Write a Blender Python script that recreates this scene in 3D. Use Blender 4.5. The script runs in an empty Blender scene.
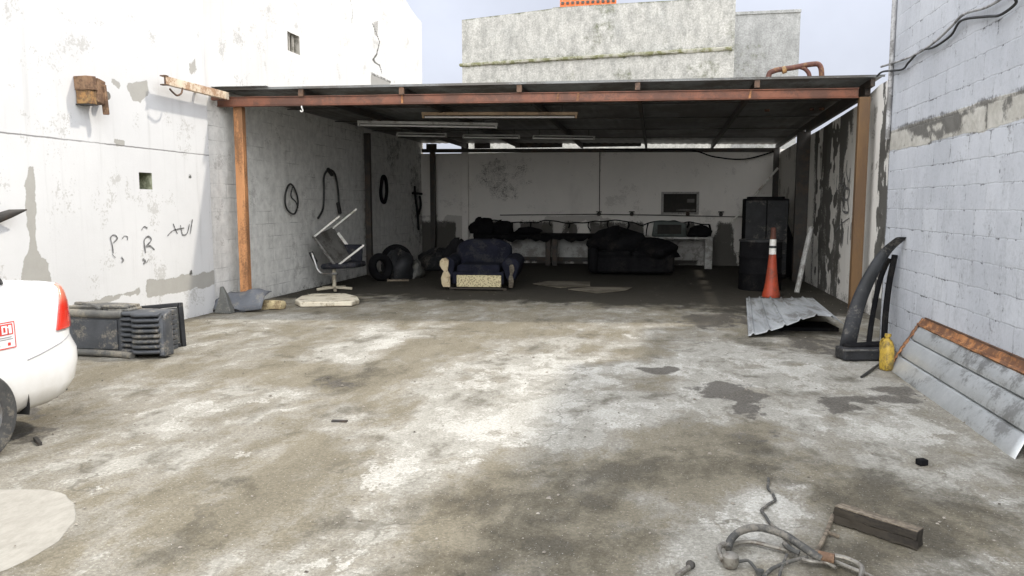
import bpy, math, random
import numpy as np
from mathutils import Vector, Matrix, Euler
from mathutils.bvhtree import BVHTree
random.seed(11)
S = bpy.context.scene
COL = S.collection
R = math.radians

# ------------------------------------------------------------------ camera
cd = bpy.data.cameras.new('camera'); cam = bpy.data.objects.new('camera', cd); COL.objects.link(cam)
cam.location = (0, 0, 1.5)
cam.rotation_euler = (math.pi/2 - 0.10807398926209032, 0, 0.18625261982556804)
cd.sensor_width = 36; cd.lens = 36*765/1024; cd.clip_end = 3000; cd.clip_start = .05
S.camera = cam

# ------------------------------------------------------------------ light
SUN = Vector((.68, .40, 1)).normalized()
elev = math.asin(SUN.z); azim = math.atan2(SUN.x, SUN.y)
w = bpy.data.worlds.new('World'); S.world = w; w.use_nodes = True
nt = w.node_tree; bg = nt.nodes['Background']
sky = nt.nodes.new('ShaderNodeTexSky'); sky.sky_type = 'NISHITA'; sky.sun_disc = False
sky.sun_elevation = elev; sky.sun_rotation = azim
sky.air_density = 1.0; sky.dust_density = 3.0; sky.ozone_density = 1.0
hz = nt.nodes.new('ShaderNodeMix'); hz.data_type = 'RGBA'; hz.inputs[0].default_value = .93
# thin cloud veil over the blue: brighter overhead, with an added bright zone, unseen behind the camera, to fill the shed
tc = nt.nodes.new('ShaderNodeTexCoord')
cl = nt.nodes.new('ShaderNodeTexNoise'); cl.inputs['Scale'].default_value = 3.2; cl.inputs['Detail'].default_value = 7; cl.inputs['Roughness'].default_value = .55; nt.links.new(tc.outputs['Generated'], cl.inputs['Vector'])
cr_ = nt.nodes.new('ShaderNodeMapRange'); cr_.inputs[1].default_value = .3; cr_.inputs[2].default_value = .7; cr_.inputs[3].default_value = .86; cr_.inputs[4].default_value = 1.14; nt.links.new(cl.outputs[0], cr_.inputs[0]); sx_ = nt.nodes.new('ShaderNodeSeparateXYZ'); nt.links.new(tc.outputs['Generated'], sx_.inputs[0])
ve = nt.nodes.new('ShaderNodeMapRange'); nt.links.new(sx_.outputs[2], ve.inputs[0])
ve.inputs[1].default_value = .05; ve.inputs[2].default_value = 1; ve.inputs[3].default_value = 1; ve.inputs[4].default_value = 2.6
fill_amt_ = nt.nodes.new('ShaderNodeMapRange'); fill_amt_.interpolation_type = 'SMOOTHSTEP'; nt.links.new(sx_.outputs[1], fill_amt_.inputs[0])
fill_amt_.inputs[1].default_value = .15; fill_amt_.inputs[2].default_value = -.9; fill_amt_.inputs[3].default_value = 0; fill_amt_.inputs[4].default_value = 7.2
vm = nt.nodes.new('ShaderNodeVectorMath'); vm.operation = 'SCALE'; vm.inputs[0].default_value = (3.0, 3.15, 3.6)
mu_ = nt.nodes.new('ShaderNodeMath'); mu_.operation = 'MULTIPLY'; nt.links.new(ve.outputs[0], mu_.inputs[0]); nt.links.new(cr_.outputs[0], mu_.inputs[1])
nt.links.new(mu_.outputs[0], vm.inputs['Scale']); fill_col_ = nt.nodes.new('ShaderNodeVectorMath'); fill_col_.operation = 'SCALE'; fill_col_.inputs[0].default_value = (3.2, 3.2, 3.16); nt.links.new(fill_amt_.outputs[0], fill_col_.inputs['Scale'])
sm_ = nt.nodes.new('ShaderNodeVectorMath'); sm_.operation = 'ADD'; nt.links.new(vm.outputs[0], sm_.inputs[0]); nt.links.new(fill_col_.outputs[0], sm_.inputs[1])
nt.links.new(sm_.outputs[0], hz.inputs[7])
nt.links.new(sky.outputs[0], hz.inputs[6]); nt.links.new(hz.outputs[2], bg.inputs[0])
bg.inputs[1].default_value = .15
sd = bpy.data.lights.new('sun', 'SUN'); so = bpy.data.objects.new('sun', sd); COL.objects.link(so)
sd.energy = 2.3; sd.angle = R(2.5); sd.color = (1, .93, .82)
so.rotation_euler = SUN.to_track_quat('Z', 'Y').to_euler()
so.location = SUN*40
S.view_settings.view_transform = 'Standard'; S.view_settings.look = 'None'
S.view_settings.exposure = .44
S.cycles.diffuse_bounces = 8; S.cycles.max_bounces = 14; S.view_settings.gamma = 1

# ------------------------------------------------------------------ numeric helpers
def lattice(x, y, seed):
    rg = np.random.RandomState(seed); T = rg.rand(64, 64)
    xi = np.floor(x).astype(int); yi = np.floor(y).astype(int); fx = x-xi; fy = y-yi
    fx = fx*fx*(3-2*fx); fy = fy*fy*(3-2*fy)
    g = lambda i, j: T[i % 64, j % 64]
    return (g(xi, yi)*(1-fx)+g(xi+1, yi)*fx)*(1-fy)+(g(xi, yi+1)*(1-fx)+g(xi+1, yi+1)*fx)*fy
def fbm(x, y, scale, seed=0, octv=5):
    s = 0; a = .5; t = 0
    for k in range(octv):
        s = s+a*lattice(x*scale*2**k+seed*3.7, y*scale*2**k+seed*1.3, seed+k); t += a; a *= .55
    return s/t
def sstep(a, b, x):
    t = np.clip((x-a)/(b-a), 0, 1); return t*t*(3-2*t)
def poly_sd(x, y, P):
    P = np.array(P, float); d = np.full(x.shape, 1e9); inside = np.zeros(x.shape, bool)
    n = len(P)
    for i in range(n):
        ax, ay = P[i]; bx, by = P[(i+1) % n]
        ex, ey = bx-ax, by-ay
        t = np.clip(((x-ax)*ex+(y-ay)*ey)/(ex*ex+ey*ey+1e-12), 0, 1)
        d = np.minimum(d, np.hypot(x-ax-t*ex, y-ay-t*ey))
        c = ((ay > y) != (by > y)) & (x < (bx-ax)*(y-ay)/((by-ay) if by != ay else 1e-9)+ax)
        inside ^= c
    return np.where(inside, d, -d)
def line_d(x, y, P):
    d = np.full(x.shape, 1e9)
    for (ax, ay), (bx, by) in zip(P[:-1], P[1:]):
        ex, ey = bx-ax, by-ay
        t = np.clip(((x-ax)*ex+(y-ay)*ey)/(ex*ex+ey*ey+1e-12), 0, 1)
        d = np.minimum(d, np.hypot(x-ax-t*ex, y-ay-t*ey))
    return d
def blend(f, x, y, poly, val, soft, warp, seed=3, wscale=2.5):
    wn = fbm(x, y, wscale, seed)-.5
    m = sstep(-soft, soft, poly_sd(x, y, poly)+wn*warp*2)
    return f*(1-m)+val*m

# ------------------------------------------------------------------ materials
class NT:
    def __init__(s, name):
        s.m = bpy.data.materials.new(name); s.m.use_nodes = True; s.t = s.m.node_tree
        s.b = s.t.nodes['Principled BSDF']; s._c = None
    def node(s, t, **k):
        n = s.t.nodes.new(t)
        for a, v in k.items(): setattr(n, a, v)
        return n
    def put(s, inp, v):
        if isinstance(v, bpy.types.NodeSocket): s.t.links.new(v, inp)
        elif v is not None:
            if inp.type == 'RGBA' and len(v) == 3: v = (*v, 1)
            inp.default_value = v
    def pos(s):
        if s._c is None: s._c = s.node('ShaderNodeTexCoord').outputs['Object']
        return s._c
    def wpos(s): return s.node('ShaderNodeNewGeometry').outputs['Position']
    def map(s, vec, scale=(1, 1, 1), rot=(0, 0, 0), loc=(0, 0, 0)):
        n = s.node('ShaderNodeMapping'); s.put(n.inputs[0], vec)
        n.inputs[1].default_value = loc; n.inputs[2].default_value = rot; n.inputs[3].default_value = scale
        return n.outputs[0]
    def noise(s, scale, detail=6, rough=.6, vec=None, dist=0):
        n = s.node('ShaderNodeTexNoise'); s.put(n.inputs['Vector'], vec or s.pos())
        n.inputs['Scale'].default_value = scale; n.inputs['Detail'].default_value = detail
        n.inputs['Roughness'].default_value = rough; n.inputs['Distortion'].default_value = dist
        return n.outputs[0]
    def vor(s, scale, vec=None, feature='F1', out=0):
        n = s.node('ShaderNodeTexVoronoi', feature=feature); s.put(n.inputs['Vector'], vec or s.pos())
        n.inputs['Scale'].default_value = scale; return n.outputs[out]
    def math(s, op, a, b=0, c=0, clamp=False):
        n = s.node('ShaderNodeMath', operation=op, use_clamp=clamp)
        s.put(n.inputs[0], a); s.put(n.inputs[1], b)
        if op == 'MULTIPLY_ADD': s.put(n.inputs[2], c)
        return n.outputs[0]
    def ss(s, x, lo, hi, a=0, b=1):
        n = s.node('ShaderNodeMapRange', interpolation_type='SMOOTHSTEP'); s.put(n.inputs[0], x)
        for i, v in zip((1, 2, 3, 4), (lo, hi, a, b)): n.inputs[i].default_value = v
        return n.outputs[0]
    def mix(s, f, a, b, mode='MIX'):
        n = s.node('ShaderNodeMix', data_type='RGBA', blend_type=mode)
        s.put(n.inputs[0], f); s.put(n.inputs[6], a); s.put(n.inputs[7], b); return n.outputs[2]
    def attr(s, name):
        return s.node('ShaderNodeAttribute', attribute_name=name).outputs['Fac']
    def xyz(s, vec=None):
        n = s.node('ShaderNodeSeparateXYZ'); s.put(n.inputs[0], vec or s.pos()); return n.outputs
    def comb(s, x, y, z):
        n = s.node('ShaderNodeCombineXYZ')
        for i, v in enumerate((x, y, z)): s.put(n.inputs[i], v)
        return n.outputs[0]
    def done(s, col, rough=.7, metal=0, h=None, strength=.3, dist=.02, spec=.5, h2=None, s2=.3, d2=.01, **kw):
        s.put(s.b.inputs['Base Color'], col); s.put(s.b.inputs['Roughness'], rough); s.put(s.b.inputs['Metallic'], metal)
        s.b.inputs['Specular IOR Level'].default_value = spec
        prev = None
        for hh, st, di in ((h, strength, dist), (h2, s2, d2)):
            if hh is None: continue
            n = s.node('ShaderNodeBump'); n.inputs['Strength'].default_value = st; n.inputs['Distance'].default_value = di
            s.put(n.inputs['Height'], hh)
            if prev: s.put(n.inputs['Normal'], prev)
            prev = n.outputs[0]
        if prev: s.put(s.b.inputs['Normal'], prev)
        for k, v in kw.items(): s.put(s.b.inputs[k.replace('_', ' ')], v)
        return s.m

def weather(name, c1, c2, dirt=None, dirt_amt=.35, scale=4, rough=.65, metal=0, bump=.25, fine=45, spec=.4, stretch=(1, 1, 1)):
    """two tone base, blotchy dirt with its own outline, fine grain bump"""
    t = NT(name); v = t.map(t.pos(), stretch)
    a = t.noise(scale, 7, .62, v); f = t.noise(fine, 5, .65)
    col = t.mix(t.ss(a, .35, .68), c1, c2)
    if dirt:
        dm = t.math('MULTIPLY_ADD', f, .35, t.noise(scale*.7, 8, .7, t.map(t.pos(), stretch, loc=(5, 3, 8))))
        col = t.mix(t.math('MULTIPLY', t.ss(dm, .82-dirt_amt*.45, .92-dirt_amt*.35), .85), col, dirt)
    col = t.mix(.35, col, t.mix(f, (.55, .55, .55), (1.25, 1.25, 1.25)), 'MULTIPLY')
    r = t.math('MULTIPLY_ADD', a, .3, rough-.15)
    return t.done(col, r, metal, f, bump, .006, spec)

M = {}
# yard floor --------------------------------------------------------
def ground_mat():
    t = NT('yard concrete and silt')
    p = t.pos()
    st = t.map(p, (1.0, .42, 1), (0, 0, R(-14)))
    n1 = t.noise(1.6, 9, .66, st); n2 = t.noise(7, 8, .7, st, .4); n3 = t.noise(38, 6, .7); n4 = t.noise(160, 3, .6)
    pale = t.attr('pale'); damp_shade = t.attr('damp_shade'); pad = t.attr('pad'); oil = t.attr('oil')
    grime = t.attr('grime')
    n5 = t.noise(13, 9, .82, st); n6 = t.noise(55, 5, .75)
    ctr = lambda x, g: t.math('MULTIPLY', t.math('SUBTRACT', x, .5), g)
    FA = t.noise(1.9, 13, .67, t.map(p, (1.0, .62, 1), (0, 0, R(-14)), (1, 5, 0)), .25)
    FB = t.noise(2.3, 13, .68, t.map(p, (1.0, .75, 1), (0, 0, R(12)), (8, 2, 0)), .25)
    FC = t.noise(5.5, 12, .68, t.map(p, (1.0, .7, 1), (0, 0, R(-10)), (2, 9, 0)), .15)
    rag = t.math('ADD', t.math('ADD', ctr(FC, 1.8), ctr(n3, .5)), ctr(n6, .35))
    m = t.math('ADD', t.math('ADD', pale, ctr(FA, 3.6)), rag)
    # 1 washed silt over grey concrete
    silt = t.mix(n2, (.152, .134, .096), (.225, .203, .158))
    conc = t.mix(n5, (.212, .198, .166), (.290, .273, .236))
    col = t.mix(t.ss(m, .08, .66), silt, conc)
    # 2 scoured pale skin that ends in crisp ragged edges
    wh = t.mix(t.ss(n3, .3, .7), (.285, .275, .243), (.385, .374, .338))
    col = t.mix(t.math('MULTIPLY', t.ss(m, .70, .80), .85), col, wh)
    m2 = t.math('ADD', t.math('ADD', pale, ctr(FB, 3.4)), t.math('ADD', rag, ctr(n6, .3)))
    col = t.mix(t.math('MULTIPLY', t.ss(m2, 1.10, 1.17), .7), col, (.45, .44, .405))
    # 3 dark grime, crisp where it has worn through
    gm_ = t.math('ADD', t.math('ADD', grime, ctr(FB, -4.0)), rag)
    col = t.mix(t.math('MULTIPLY', t.ss(gm_, .15, .80), .70), col, (.088, .077, .055))
    col = t.mix(t.math('MULTIPLY', t.ss(gm_, .86, .93), .6), col, t.mix(n3, (.046, .041, .031), (.10, .09, .07)))
    # stray dark scabs everywhere, and long faint tyre and wash streaks
    sc = t.math('ADD', t.noise(2.3, 9, .8, t.map(p, (1, .55, 1), (0, 0, R(-10)), (4, 4, 0))), ctr(n6, .25))
    col = t.mix(t.math('MULTIPLY', t.ss(sc, .63, .68), .5), col, (.105, .095, .074))
    st2 = t.noise(1.7, 8, .7, t.map(p, (2.0, .4, 1), (0, 0, R(-17)), (3, 9, 0)))
    col = t.mix(.55, col, t.mix(t.ss(st2, .36, .66), (.74, .73, .70), (1.12, 1.12, 1.12)), 'MULTIPLY')
    mo2 = n5; mo3 = n6
    for sc_, k_ in ((80, .34), (150, .30)):
        vg = t.node('ShaderNodeTexVoronoi'); t.put(vg.inputs['Vector'], p); vg.inputs['Scale'].default_value = sc_
        gv = t.xyz(vg.outputs['Color'])[0]
        col = t.mix(k_, col, t.mix(gv, (.62, .61, .59), (1.30, 1.30, 1.28)), 'MULTIPLY')
    col = t.mix(.45, col, t.mix(t.ss(n6, .34, .66), (.62, .61, .585), (1.22, 1.22, 1.22)), 'MULTIPLY')
    # grit and little dark flecks
    fl = t.math('MULTIPLY', t.ss(n4, .60, .70), t.ss(n1, .38, .6))
    col = t.mix(t.math('MULTIPLY', fl, .45), col, (.10, .088, .068))
    g2 = t.noise(95, 2, .5)
    col = t.mix(t.math('MULTIPLY', t.ss(g2, .66, .74), .5), col, (.66, .64, .6))
    sp = t.vor(26, None); sp2 = t.math('MULTIPLY', t.ss(sp, .10, .05), t.ss(n2, .50, .60))
    col = t.mix(t.math('MULTIPLY', sp2, .55), col, (.09, .08, .065))
    # damp, oily dark patches, and the painted shade under the car
    dm = t.math('ADD', damp_shade, t.math('ADD', ctr(FA, 1.2), t.math('MULTIPLY', rag, 1.0)))
    dk = t.ss(dm, .46, .58)
    col = t.mix(t.math('MULTIPLY', dk, .88), col, t.mix(t.ss(mo3, .35, .65), (.034, .030, .024), (.125, .112, .092)))
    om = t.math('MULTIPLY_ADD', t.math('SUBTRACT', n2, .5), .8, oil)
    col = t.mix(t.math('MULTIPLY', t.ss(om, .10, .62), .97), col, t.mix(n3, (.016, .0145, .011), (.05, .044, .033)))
    # the smooth cast pad
    pk = t.ss(pad, .47, .53)
    col = t.mix(pk, col, t.mix(.7, t.mix(n2, (.28, .264, .228), (.35, .333, .292)), t.mix(t.ss(mo2, .3, .65), (.72, .71, .69), (1.08, 1.08, 1.08)), 'MULTIPLY'))
    # hairline cracks
    cw = t.node('ShaderNodeVectorMath', operation='MULTIPLY_ADD')
    nn = t.node('ShaderNodeTexNoise'); nn.inputs['Scale'].default_value = 2.2; nn.inputs['Detail'].default_value = 5; t.put(nn.inputs[0], p)
    t.put(cw.inputs[0], nn.outputs['Color']); cw.inputs[1].default_value = (.9, .9, 0); t.put(cw.inputs[2], p)
    cr = t.vor(.42, cw.outputs[0], 'DISTANCE_TO_EDGE')
    ck = t.math('MULTIPLY', t.ss(cr, .006, .0015), t.ss(n1, .45, .6))
    col = t.mix(t.math('MULTIPLY', ck, .6), col, (.10, .09, .07))
    r = t.math('MULTIPLY_ADD', dk, -.35, .92)
    h = t.math('MULTIPLY_ADD', n2, .8, t.math('MULTIPLY_ADD', n3, .5, t.math('MULTIPLY', n4, .22)))
    hpad = t.math('MULTIPLY', h, t.math('MULTIPLY_ADD', pk, -.7, 1))
    return t.done(col, r, 0, hpad, .55, .02, .25)
M['ground'] = ground_mat()
M['far'] = weather('bare street ground', (.30, .27, .22), (.42, .39, .33), (.2, .17, .13), .4, .4)

def wall_mat(name, base, grey, block_below=None, block_col=None, seam=False, warm=None):
    """plaster wall read in (y,z); 'patch' = bare cement, 'dark' = grime, block courses under the shed roof"""
    t = NT(name); x, y, z = t.xyz()
    n1 = t.noise(.9, 8, .65); n2 = t.noise(6, 8, .7); n3 = t.noise(34, 6, .7); n4 = t.noise(150, 3, .6)
    patch = t.attr('patch'); dark = t.attr('dark')
    col = t.mix(t.ss(n1, .3, .7), base, tuple(c*.93 for c in base))
    h = t.math('MULTIPLY_ADD', n3, .35, t.math('MULTIPLY', n4, .15))
    if block_below:
        br = t.node('ShaderNodeTexBrick'); br.offset = .5
        dv = t.math('MULTIPLY_ADD', t.math('SUBTRACT', n2, .5), .05, y); dz = t.math('MULTIPLY_ADD', t.math('SUBTRACT', n2, .5), .035, z)
        t.put(br.inputs['Vector'], t.comb(dv, dz, 0)); br.inputs['Scale'].default_value = 1
        br.inputs['Brick Width'].default_value = .4; br.inputs['Row Height'].default_value = .2
        br.inputs['Mortar Size'].default_value = .007; br.inputs['Mortar Smooth'].default_value = .4
        for i, c in ((1, (1, 1, 1, 1)), (2, (.8, .8, .8, 1)), (3, (0, 0, 0, 1))): br.inputs[i].default_value = c
        mort = br.outputs['Fac']; inb = t.ss(z, block_below+.02, block_below-.02)
        bc = t.mix(t.ss(n2, .3, .72), block_col, tuple(c*.72 for c in block_col))
        bc = t.mix(.35, bc, br.outputs['Color'], 'MULTIPLY') if False else bc
        mk = t.math('MULTIPLY', mort, t.ss(t.noise(1.7, 6, .65, t.map(t.pos(), loc=(2, 6, 4))), .46, .66))
        bc = t.mix(t.math('MULTIPLY', mk, .75), bc, tuple(c*.35 for c in block_col))
        col = t.mix(inb, col, bc)
        h = t.math('MULTIPLY_ADD', t.math('MULTIPLY', mort, inb), -.8, h)
    # flaking paint freckles
    fl = t.math('MULTIPLY_ADD', n3, .55, t.noise(2.1, 7, .72, t.map(t.pos(), loc=(3, 7, 1))))
    fk = t.ss(fl, .885, .91)
    col = t.mix(t.math('MULTIPLY', fk, .55), col, grey)
    # vertical rain streaks
    stv = t.map(t.pos(), (1, 5.5, .35)); sn = t.noise(1.3, 7, .65, stv)
    col = t.mix(t.math('MULTIPLY', t.ss(sn, .52, .8), .30), col, tuple(c*.75 for c in grey))
    pm = t.math('MULTIPLY_ADD', t.math('SUBTRACT', n3, .5), .7, patch)
    pk = t.ss(pm, .45, .55)
    col = t.mix(pk, col, t.mix(n2, tuple(c*.85 for c in grey), tuple(c*1.12 for c in grey)))
    dm = t.math('MULTIPLY_ADD', t.math('SUBTRACT', n3, .5), 1.1, dark); dm = t.math('MULTIPLY_ADD', t.math('SUBTRACT', n2, .5), .9, dm)
    dk = t.ss(dm, .40, .75)
    col = t.mix(t.math('MULTIPLY', dk, .9), col, t.mix(n4, (.016, .015, .013), (.075, .071, .06)))
    if seam:
        zz = t.math('MULTIPLY_ADD', t.math('SUBTRACT', n2, .5), .022, z)
        sk = t.math('MULTIPLY', t.ss(t.math('ABSOLUTE', t.math('SUBTRACT', zz, 2.18)), .011, .004), t.ss(n1, .3, .5, .35, 1))
        col = t.mix(t.math('MULTIPLY', sk, .8), col, (.16, .155, .15))
        h = t.math('MULTIPLY_ADD', sk, -1.0, h)
    h = t.math('MULTIPLY_ADD', pk, -.5, h)
    return t.done(col, .88, 0, h, .35, .012, .25)
M['wall_a'] = wall_mat('white wall paint', (.63, .63, .625), (.37, .36, .33), seam=True)
M['wall_b'] = wall_mat('warm white wall paint over blocks', (.61, .60, .58), (.31, .30, .28), 3.1, (.74, .735, .70))
M['wall_rear'] = wall_mat('grey rear plaster', (.72, .695, .65), (.46, .44, .41))
M['wall_side'] = wall_mat('pale stained side plaster', (.74, .72, .67), (.45, .43, .39))

def block_mat():
    t = NT('bluish white painted blocks'); x, y, z = t.xyz()
    n1 = t.noise(1.0, 8, .65); n2 = t.noise(5.5, 8, .72); n3 = t.noise(30, 6, .72); n4 = t.noise(140, 3, .6)
    band = t.attr('band'); dark = t.attr('dark')
    br = t.node('ShaderNodeTexBrick'); br.offset = .5
    dv = t.math('MULTIPLY_ADD', t.math('SUBTRACT', n2, .5), .05, y); dz = t.math('MULTIPLY_ADD', t.math('SUBTRACT', n2, .5), .045, t.math('ADD', z, -.06))
    t.put(br.inputs['Vector'], t.comb(dv, dz, 0)); br.inputs['Scale'].default_value = 1
    br.inputs['Brick Width'].default_value = .4; br.inputs['Row Height'].default_value = .2
    br.inputs['Mortar Size'].default_value = .0075; br.inputs['Mortar Smooth'].default_value = .6; br.inputs['Bias'].default_value = 0
    br.inputs[1].default_value = (0, 0, 0, 1); br.inputs[2].default_value = (1, 1, 1, 1); br.inputs[3].default_value = (.5, .5, .5, 1)
    mort = br.outputs['Fac']
    col = t.mix(t.ss(n1, .3, .7), (.50, .517, .545), (.415, .432, .462))
    col = t.mix(.05, col, br.outputs['Color'], 'OVERLAY')
    stv = t.map(t.pos(), (1, 2.6, .8)); sn = t.noise(2.0, 9, .78, stv)
    thin = t.math('MULTIPLY_ADD', n3, .6, sn)
    low = t.ss(z, 2.0, 1.3)
    col = t.mix(t.math('MULTIPLY', t.ss(thin, .74, 1.14), t.math('MULTIPLY_ADD', low, .35, .45)), col, (.26, .266, .28))
    spk = t.math('MULTIPLY_ADD', n3, .6, t.noise(3.1, 6, .7, t.map(t.pos(), loc=(4, 4, 4))))
    col = t.mix(t.math('MULTIPLY', t.ss(spk, .93, .99), .55), col, (.19, .19, .19))
    mk = t.math('MULTIPLY', mort, t.ss(t.noise(2.6, 5, .6, t.map(t.pos(), loc=(9, 2, 2))), .46, .66))
    pit = t.math('MULTIPLY', t.math('ADD', t.ss(mort, 0, .2), .12), t.ss(t.math('MULTIPLY_ADD', n3, .5, n2), .78, .90))
    col = t.mix(t.math('MULTIPLY', mk, .45), col, (.2, .203, .21))
    col = t.mix(t.math('MULTIPLY', pit, .85), col, (.07, .07, .07))
    bm = t.math('MULTIPLY_ADD', t.math('SUBTRACT', n3, .5), .5, band); bk = t.ss(bm, .42, .58)
    col = t.mix(bk, col, t.mix(t.ss(n2, .3, .7), (.34, .325, .285), (.50, .485, .44)))
    dm = t.math('MULTIPLY_ADD', t.math('SUBTRACT', n3, .5), 1.1, dark); dm = t.math('MULTIPLY_ADD', t.math('SUBTRACT', n2, .5), .8, dm)
    col = t.mix(t.math('MULTIPLY', t.ss(dm, .36, .8), .85), col, t.mix(n4, (.04, .039, .035), (.11, .105, .095)))
    h = t.math('MULTIPLY_ADD', mort, -.6, t.math('MULTIPLY_ADD', n3, .5, t.math('MULTIPLY', n4, .2)))
    h = t.math('MULTIPLY_ADD', bk, -.5, h)
    return t.done(col, .85, 0, h, .45, .014, .3)
M['block'] = block_mat()

def tower_mat(name, a, b, mossy=True):
    t = NT(name); x, y, z = t.xyz()
    n1 = t.noise(.8, 9, .72, None, .3); n2 = t.noise(4, 8, .75); n3 = t.noise(20, 6, .7)
    sn = t.noise(1.4, 8, .7, t.map(t.pos(), (2.2, 2.2, .9)))
    col = t.mix(t.ss(t.math('MULTIPLY_ADD', n2, .8, sn), .72, 1.12), a, b)
    col = t.mix(t.math('MULTIPLY', t.ss(t.math('MULTIPLY_ADD', n3, .4, n2), .74, .95), .55), col, (.19, .19, .18))
    col = t.mix(t.math('MULTIPLY', t.ss(n1, .5, .75), .35), col, (.30, .31, .30))
    if mossy:
        mo = t.attr('dark'); mm = t.math('MULTIPLY_ADD', t.math('SUBTRACT', n2, .5), 1.2, mo)
        col = t.mix(t.ss(mm, .35, .75), col, t.mix(n3, (.055, .055, .045), (.14, .15, .075)))
    col = t.mix(.8, col, t.mix(t.ss(n3, .3, .7), (.66, .655, .64), (1.18, 1.18, 1.17)), 'MULTIPLY')
    return t.done(col, .95, 0, n3, .4, .03, .2)
M['tower'] = tower_mat('weathered bare render', (.36, .352, .325), (.225, .222, .205))
M['tower2'] = tower_mat('grey bare render', (.27, .272, .265), (.18, .182, .178))

M['rust_red'] = weather('red oxide beam paint', (.205, .078, .042), (.155, .06, .035), (.085, .04, .026), .5, 3, .6, stretch=(1, 1, 1))
M['post'] = weather('rusty orange post', (.56, .27, .115), (.45, .21, .09), (.17, .085, .04), .5, 5, .7, stretch=(1, 1, .25))
M['post_dull'] = weather('dull brown post', (.150, .085, .036), (.115, .066, .032), (.11, .065, .035), .5, 5, .7, stretch=(1, 1, .25))
M['dark_steel'] = weather('sooty steel', (.030, .028, .025), (.05, .045, .04), (.07, .045, .03), .35, 5, .6)
M['roof'] = weather('old galvanised roof sheet', (.20, .205, .20), (.15, .152, .148), (.09, .08, .068), .5, 1.4, .55, .25)
M['rust'] = weather('heavy rust', (.30, .125, .045), (.42, .20, .08), (.10, .05, .03), .5, 9, .8)
M['rust_pipe'] = weather('rusted pipe', (.095, .034, .022), (.07, .028, .02), (.17, .09, .035), .35, 9, .7)
M['rust_plate'] = weather('brown corroded plate', (.20, .115, .065), (.27, .17, .10), (.09, .05, .03), .45, 9, .75)
M['rust_orange'] = weather('orange corroded plate', (.36, .19, .07), (.28, .20, .085), (.12, .07, .04), .45, 8, .75)
M['cream_bar'] = weather('cream chipped channel', (.72, .62, .48), (.62, .50, .36), (.30, .15, .07), .42, 5, .6)
M['brown_end'] = weather('brown worn wood', (.15, .085, .05), (.10, .06, .038), (.06, .04, .03), .4, 6, .7)
M['galv'] = weather('galvanised slats', (.58, .595, .59), (.47, .485, .48), (.22, .22, .21), .32, 3.5, .42, .55)
M['galv_floor'] = weather('dull zinc sheet', (.33, .34, .34), (.25, .26, .262), (.13, .125, .115), .36, 3, .85, .1, spec=.15, stretch=(3, .35, 1))
M['black_pl'] = weather('black plastic', (.016, .017, .018), (.030, .031, .034), (.11, .10, .088), .28, 4, .55, spec=.25)
M['bin_pl'] = weather('dusty charcoal plastic', (.050, .054, .060), (.075, .08, .088), (.22, .20, .165), .30, 5, .55)
M['bin_top'] = weather('dusty charcoal plastic top', (.09, .09, .085), (.15, .145, .13), (.25, .225, .18), .45, 5, .65)
M['grey_pl'] = weather('blue grey plastic panel', (.125, .133, .148), (.095, .102, .115), (.20, .19, .165), .35, 4, .55)
M['dk_grey'] = weather('dark grey plastic', (.11, .11, .10), (.075, .076, .072), (.2, .19, .16), .3, 5, .6)
M['black'] = weather('black soot rubber', (.007, .007, .008), (.013, .013, .014), (.022, .02, .018), .25, 4, .85, spec=.06)
M['cable'] = weather('black cable', (.018, .018, .018), (.03, .03, .028), None, .2, 6, .6)
M['pale_cable'] = weather('grey painted cable', (.42, .42, .42), (.33, .33, .33), (.12, .115, .11), .45, 5, .6)
M['navy'] = weather('navy velvet', (.008, .009, .015), (.014, .015, .024), (.030, .030, .032), .3, 5, .95, spec=.1)
M['cream'] = weather('worn cream fabric', (.50, .42, .28), (.42, .34, .21), (.17, .12, .07), .4, 9, .9)
M['cream_dk'] = weather('grimy beige fabric', (.17, .15, .11), (.12, .105, .08), (.06, .05, .04), .45, 9, .9, spec=.1)
M['foam'] = weather('dirty white foam', (.66, .61, .49), (.58, .52, .40), (.26, .21, .14), .35, 6, .9)
M['foam_y'] = weather('yellowed foam', (.60, .50, .29), (.50, .40, .22), (.22, .16, .09), .45, 14, .9)
M['white_pt'] = weather('white painted metal', (.74, .73, .69), (.66, .65, .60), (.32, .27, .2), .3, 6, .5)
M['white_dull'] = weather('dull white board', (.48, .48, .46), (.40, .40, .38), (.2, .19, .17), .4, 4, .7)
M['board'] = weather('dark board', (.10, .097, .09), (.135, .13, .12), (.04, .036, .03), .4, 5, .7)
M['seat'] = weather('dark chair cushion', (.016, .017, .022), (.026, .027, .034), (.07, .065, .06), .3, 6, .95, spec=.1)
M['chrome'] = weather('dull tube steel', (.34, .34, .33), (.26, .26, .25), (.12, .1, .08), .35, 7, .4, .7)
M['beige_pl'] = weather('beige plastic', (.42, .38, .29), (.36, .32, .25), (.17, .14, .1), .35, 6, .6)
M['cone'] = weather('orange cone plastic', (.40, .058, .022), (.30, .048, .022), (.16, .05, .03), .35, 6, .55)
M['cone_w'] = weather('white reflective band', (.78, .76, .72), (.66, .64, .6), (.4, .36, .3), .3, 10, .5)
M['yellow'] = weather('yellow jug plastic', (.46, .31, .045), (.36, .24, .035), (.12, .085, .03), .5, 12, .5)
M['wood'] = weather('weathered timber', (.24, .20, .145), (.16, .13, .095), (.07, .055, .04), .45, 6, .85, stretch=(.3, 3, 3))
M['wood_dk'] = weather('oily dark timber', (.042, .034, .024), (.028, .023, .017), (.016, .013, .01), .4, 6, .8, stretch=(.3, 3, 3))
M['card'] = weather('muddy cardboard', (.20, .175, .135), (.16, .14, .105), (.08, .07, .05), .45, 3, .95)
M['alu'] = weather('dirty aluminium', (.26, .245, .21), (.19, .178, .155), (.12, .10, .08), .4, 18, .5, .5)
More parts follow.
